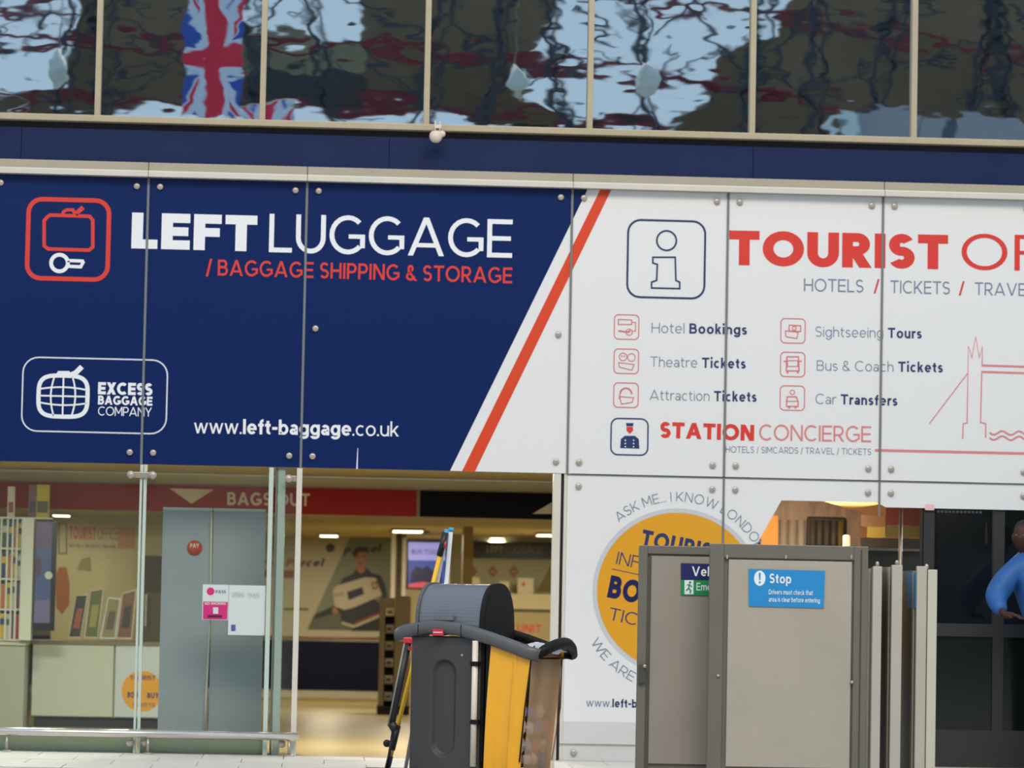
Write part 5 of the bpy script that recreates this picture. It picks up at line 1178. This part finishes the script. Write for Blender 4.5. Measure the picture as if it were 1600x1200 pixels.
# long handled dustpan hanging at the left end
c0_, c1_ = CF.w(*px(640, 1004), .0), None
YD_ = -3.75; fd_ = wall(YD_); D_ = lambda a, b: Vector((fd_.px(a, b)[0], YD_, fd_.px(a, b)[1]))
a, b = D_(637, 1004), D_(611, 1134); e = b+(b-a)*.0
dp_ = thing('dustpan_handle', (D_(560, 1200).x, YD_, 0), 'black long handled dustpan with a red top clipped to the trolley end', 'dustpan')
rod('handle', [a, b], .024, bl, dp_); rod('edge_strip', [a+Vector((-.02, -.02, 0)), b+Vector((-.02, -.02, 0))], .006, mat('edge_grey', (130, 130, 130), .4), dp_)
box('red_clip', a.x-.03, a.x+.03, a.y-.03, a.y+.03, a.z-.005, a.z+.035, redplast, dp_, bevel=.008); box('red_lever', a.x+.0, a.x+.035, a.y-.034, a.y+.0, a.z-.05, a.z-.025, mat('dull_red', (130, 54, 60), .4), dp_)
rod('knuckle', [b+Vector((0, 0, .02)), b+Vector((.03, 0, -.03))], .028, bl, dp_)
e2_ = ground(a, b); rod('lower_rod', [b+Vector((.02, .06, 0)), Vector((b.x-.02, YD_+.08, .08))], .01, bl, dp_)
box('pan', b.x-.16, b.x+.1, YD_-.02, YD_+.22, .002, .09, bl, dp_, bevel=.01)
# ------------------------------------------------------------------ the station opposite (reflected in the upper glazing)
def V(pxx, pyy, d=40.0):
    x_, z_ = U(pxx, pyy, d); return (x_, z_)
def vf(d): return Frame((0, -d, 0), (1, 0, 0), (0, 0, 1))
brown = mat('roof_brown_panel', (114, 98, 76), .8, noise=.25, nscale=.5); dkp = mat('roof_dark_panel', (72, 72, 72), .8, noise=.2, nscale=.6); redg = mat('girder_red', (116, 28, 42), .5)
tru = mat('truss_dark', (44, 50, 60), .6); creamw = mat('far_cream', (142, 136, 108), .7, noise=.2, nscale=.6); greyb = mat('far_grey_roof', (150, 154, 162), .6); tealw = mat('far_white_arch', (196, 216, 220), .5)
op = struct('wall_opposite', (0, -40, 0))
DV = 40.0
def vp(name, pts, mt, d=DV, th=.15, parent=None):
    f = vf(d); P = [V(a, b, d) for a, b in pts]; return prism(name, P, -th, 0, mt, parent or op, f)
vp('panel', [(118, -200), (384, -200), (384, 162), (200, 168), (150, 190), (-60, 190), (-60, 166), (45, 160), (108, 150), (108, 90), (126, 70)], brown)
vp('panel', [(384, 46), (470, 52), (565, 76), (565, 112), (384, 106)], creamw)
vp('panel', [(384, 106), (565, 112), (565, 163), (384, 160)], dkp)
vp('panel', [(565, -200), (930, -200), (870, -60), (846, 60), (818, 110), (806, 150), (880, 187), (1000, 200), (742, 210), (742, 190), (700, 182), (565, 163)], brown)
vp('panel', [(1300, -200), (1900, -200), (1900, 260), (1030, 260), (1046, 197), (1090, 165), (1112, 130), (1130, 80), (1152, 62), (1212, 45)], brown)
vp('panel', [(800, 190), (1040, 196), (1040, 250), (800, 250)], dkp, th=.1, d=DV+.2)
# low building and pale arch
lowz = V(800, 260, 30)[1]
box('base_wall', -40, 40, -46.5, -46, 0, 9.3, mat('far_wall', (120, 114, 104), .8, noise=.15, nscale=.3), op)
d2 = 30.0
vp('grey_roof', [(1336, 172), (1432, 178), (1432, 260), (1336, 260)], greyb, d2, .3); vp('grey_roof', [(1434, 183), (1474, 180), (1474, 260), (1434, 260)], greyb, d2, .3); vp('grey_roof', [(1492, 181), (1700, 190), (1700, 260), (1492, 260)], greyb, d2, .3); vp('grey_roof', [(1472, 184), (1494, 196), (1494, 260), (1472, 260)], mat('far_slate', (70, 90, 104), .6), d2-.2, .1)
fA2 = vf(d2-.5); o1 = [V(*p, d2-.5) for p in ((1284, 225), (1294, 195), (1303, 176), (1316, 168), (1330, 170), (1340, 184), (1344, 225), (1328, 225), (1312, 190), (1306, 196), (1300, 225))]
prism('white_arch', o1, -.3, 0, tealw, op, fA2)
# red girders and lattice trusses
def beam(name, p, q, w_, mt, parent, d=39.0, th=.12):
    f = vf(d); a = Vector(V(*p, d)); b = Vector(V(*q, d)); n_ = Vector((-(b-a).y, (b-a).x)).normalized()*w_/2
    prism(name, [tuple(a+n_), tuple(a-n_), tuple(b-n_), tuple(b+n_)][::-1], -th, 0, mt, parent, f)
for i, (p, q, w_) in enumerate((((-60, 62), (560, 74), .16), ((560, 70), (900, 100), .22), ((900, 100), (1240, 148), .14), ((1180, 18), (1720, 118), .16), ((-60, 150), (760, 170), .14), ((1000, 128), (1420, 180), .12), ((560, 152), (1050, 205), .14), ((900, -10), (1230, 30), .12), ((-60, 20), (120, 14), .1))):
    g_ = thing('red_girder', (V((p[0]+q[0])/2, (p[1]+q[1])/2, 39)[0], -39, V(p[0], p[1], 39)[1]), 'red painted roof girder, %s' % ('low at the left', 'across the left bays', 'dipping in the middle bays', 'at the top right', 'along the bottom left', 'low at the right', 'along the middle bottom', 'highest in the fifth bay', 'topmost at the left')[i], 'girder', 'red roof girders opposite'); beam('web', p, q, w_, redg, g_, 38.7+i*.13, .1)
    beam('flange', (p[0], p[1]-4), (q[0], q[1]-4), .05, redg, g_, 38.69+i*.13, .08)
rnd = random.Random(5)
def bayn(x, y=None):
    k = int((x+100)//256); side_ = ('left part', 'middle part', 'right part')[min(2, int(((x+100) % 256)//86))]
    return '%s of the %s upper bay%s' % (side_, ('leftmost', 'second', 'third', 'fourth', 'fifth', 'sixth', 'seventh')[max(0, min(6, k))], '' if y is None else (', high' if y < 80 else ', low'))
for i in range(15):
    x0 = -60+i*118+rnd.uniform(-25, 25); lean_ = rnd.uniform(-70, 70)
    p, q = (x0+lean_, -50), (x0, 255); t = thing('roof_truss', (V(*p, 38)[0], -38, V(*p, 38)[1]), '%s dark lattice roof truss, %s' % (('slender', 'wide', 'leaning')[i % 3], bayn(x0)), 'truss', 'dark roof trusses opposite')
    w2 = rnd.uniform(16, 34); dt = 38-i*.14; beam('chord', p, q, .10, tru, t, dt); beam('chord', (p[0]+w2, p[1]), (q[0]+w2*.6, q[1]), .06, tru, t, dt)
    for k in range(6):
        y0 = -50+305*k/6; y1 = -50+305*(k+1)/6; xa = p[0]+(q[0]-p[0])*k/6; xb = p[0]+(q[0]-p[0])*(k+1)/6+w2*.8
        if k % 2: xa, xb = xa+w2*.8, xb-w2*.8
        beam('brace', (xa, y0), (xb, y1), .05, tru, t, dt)
for i in range(56):
    x0 = -60+i*31+rnd.uniform(-14, 14); y0 = (20, 110, 60, 150)[i % 4]+rnd.uniform(-20, 20); t = thing('roof_tie', (V(x0, y0, 37.5)[0], -37.5, V(x0, y0, 37.5)[1]), 'thin roof tie rod, %s, %s slanting %s' % (bayn(x0, y0), ('dark', 'slim', 'plain', 'grey')[i % 4], ('down', 'upward')[i//4 % 2]), 'tie rod', 'thin roof ties opposite')
    hw_ = rnd.uniform(25, 75); hh_ = rnd.uniform(-70, 80); beam('rod', (x0-hw_, y0-hh_), (x0+hw_, y0+hh_), rnd.choice((.035, .05, .08)), tru, t, 35.7-i*.07, .04); beam('coupling', (x0-4, y0-4*hh_/hw_), (x0+4, y0+4*hh_/hw_), .12, tru, t, 35.7-i*.07, .05)
# two union flags hanging over the forecourt
def flag(d, pts, label, skew=0):
    f = vf(d); x0, z1 = V(pts[0], pts[1], d); x1, z0 = V(pts[2], pts[3], d); cx, cz = (x0+x1)/2, (z0+z1)/2
    t = thing('flag', (cx, -d, z1), label, 'flag', None); W_, H_ = (x1-x0)/2, (z1-z0)/2
    fl_ = Frame((cx, -d, cz), (1, 0, 0), (0, 0, 1))
    # seen from the glass, so the printed side faces the facade: mirror normal
    fb = Frame((cx, -d, cz), (-1, 0, 0), (0, 0, 1))
    mB, mW, mR = mat('flag_blue', (44, 84, 176), .7), mat('flag_white', (206, 216, 236), .7), mat('flag_red', (214, 44, 72), .7)
    prism('cloth', [(-W_, -H_), (W_, -H_), (W_, H_), (-W_, H_)], -.012, 0, mB, t, fb)
    def diag(wd, off=0):
        out = []
        for sx, sy in ((1, 1), (-1, 1), (-1, -1), (1, -1)):
            dx, dy = sx*W_*1.2, sy*H_*1.2; L_ = math.hypot(dx, dy); nx, ny = -dy/L_, dx/L_; o_ = off
            q = [(nx*(o_-wd/2), ny*(o_-wd/2)), (nx*(o_+wd/2), ny*(o_+wd/2)), (dx+nx*(o_+wd/2), dy+ny*(o_+wd/2)), (dx+nx*(o_-wd/2), dy+ny*(o_-wd/2))]
            c_ = clip_poly(q, -W_, -H_, W_, H_)
            if c_: out.append(c_)
        return out
    r_ = W_*2
    flat('white_saltire', diag(r_*.26), mW, t, fb, h=.001); flat('red_saltire', diag(r_*.085, .05*r_), mR, t, fb, h=.002)
    flat('white_cross', [[(-r_*.27, -H_), (r_*.27, -H_), (r_*.27, H_), (-r_*.27, H_)], [(-W_, -r_*.25), (W_, -r_*.25), (W_, r_*.25), (-W_, r_*.25)]], mW, t, fb, h=.003)
    flat('red_cross', [[(-r_*.15, -H_), (r_*.15, -H_), (r_*.15, H_), (-r_*.15, H_)], [(-W_, -r_*.14), (W_, -r_*.14), (W_, r_*.14), (-W_, r_*.14)]], mR, t, fb, h=.004)
    tube('pole', [(x0-.06, -d, z1+.015), (x1+.06, -d, z1+.015)], .015, steel, t, 10)
flag(12, (290, -12, 378, 192), 'large union flag hanging upright, reflected beside the second mullion')
flag(16, (381, 160, 455, 330), 'smaller union flag hanging lower, right of the large one')
# pendant lamps over the forecourt
pl = mat('pendant_glass', (190, 200, 196), .3, noise=.15, nscale=6)
for (x_, y_, r_, lb) in ((807, 127, 16, 'pear shaped glass pendant lamp reflected in the fourth bay'), (1014, 125, 18, 'pear shaped glass pendant lamp reflected in the fifth bay'), (90, 108, 19, 'pear shaped glass pendant lamp reflected in the leftmost bay')):
    d = 11.0; X_, Z_ = V(x_, y_, d); s_ = (CD+d)/5500; t = thing('pendant_lamp', (X_, -d, Z_), lb, 'lamp')
    k = s_*r_
    lathe('shade', [(k*.1, -k*1.7), (k*.45, -k*1.3), (k*.95, -k*.2), (k, .15*k), (k*.8, k*.8), (k*.35, k*1.3), (k*.15, k*1.7)], (X_, -d, Z_), pl, t, 20)
    tube('cord', [(X_, -d, Z_+k*1.7), (X_+.02, -d, Z_+1.5), (X_, -d, Z_+4)], .012, mat('cord_grey', (150, 160, 168), .5), t, 8)
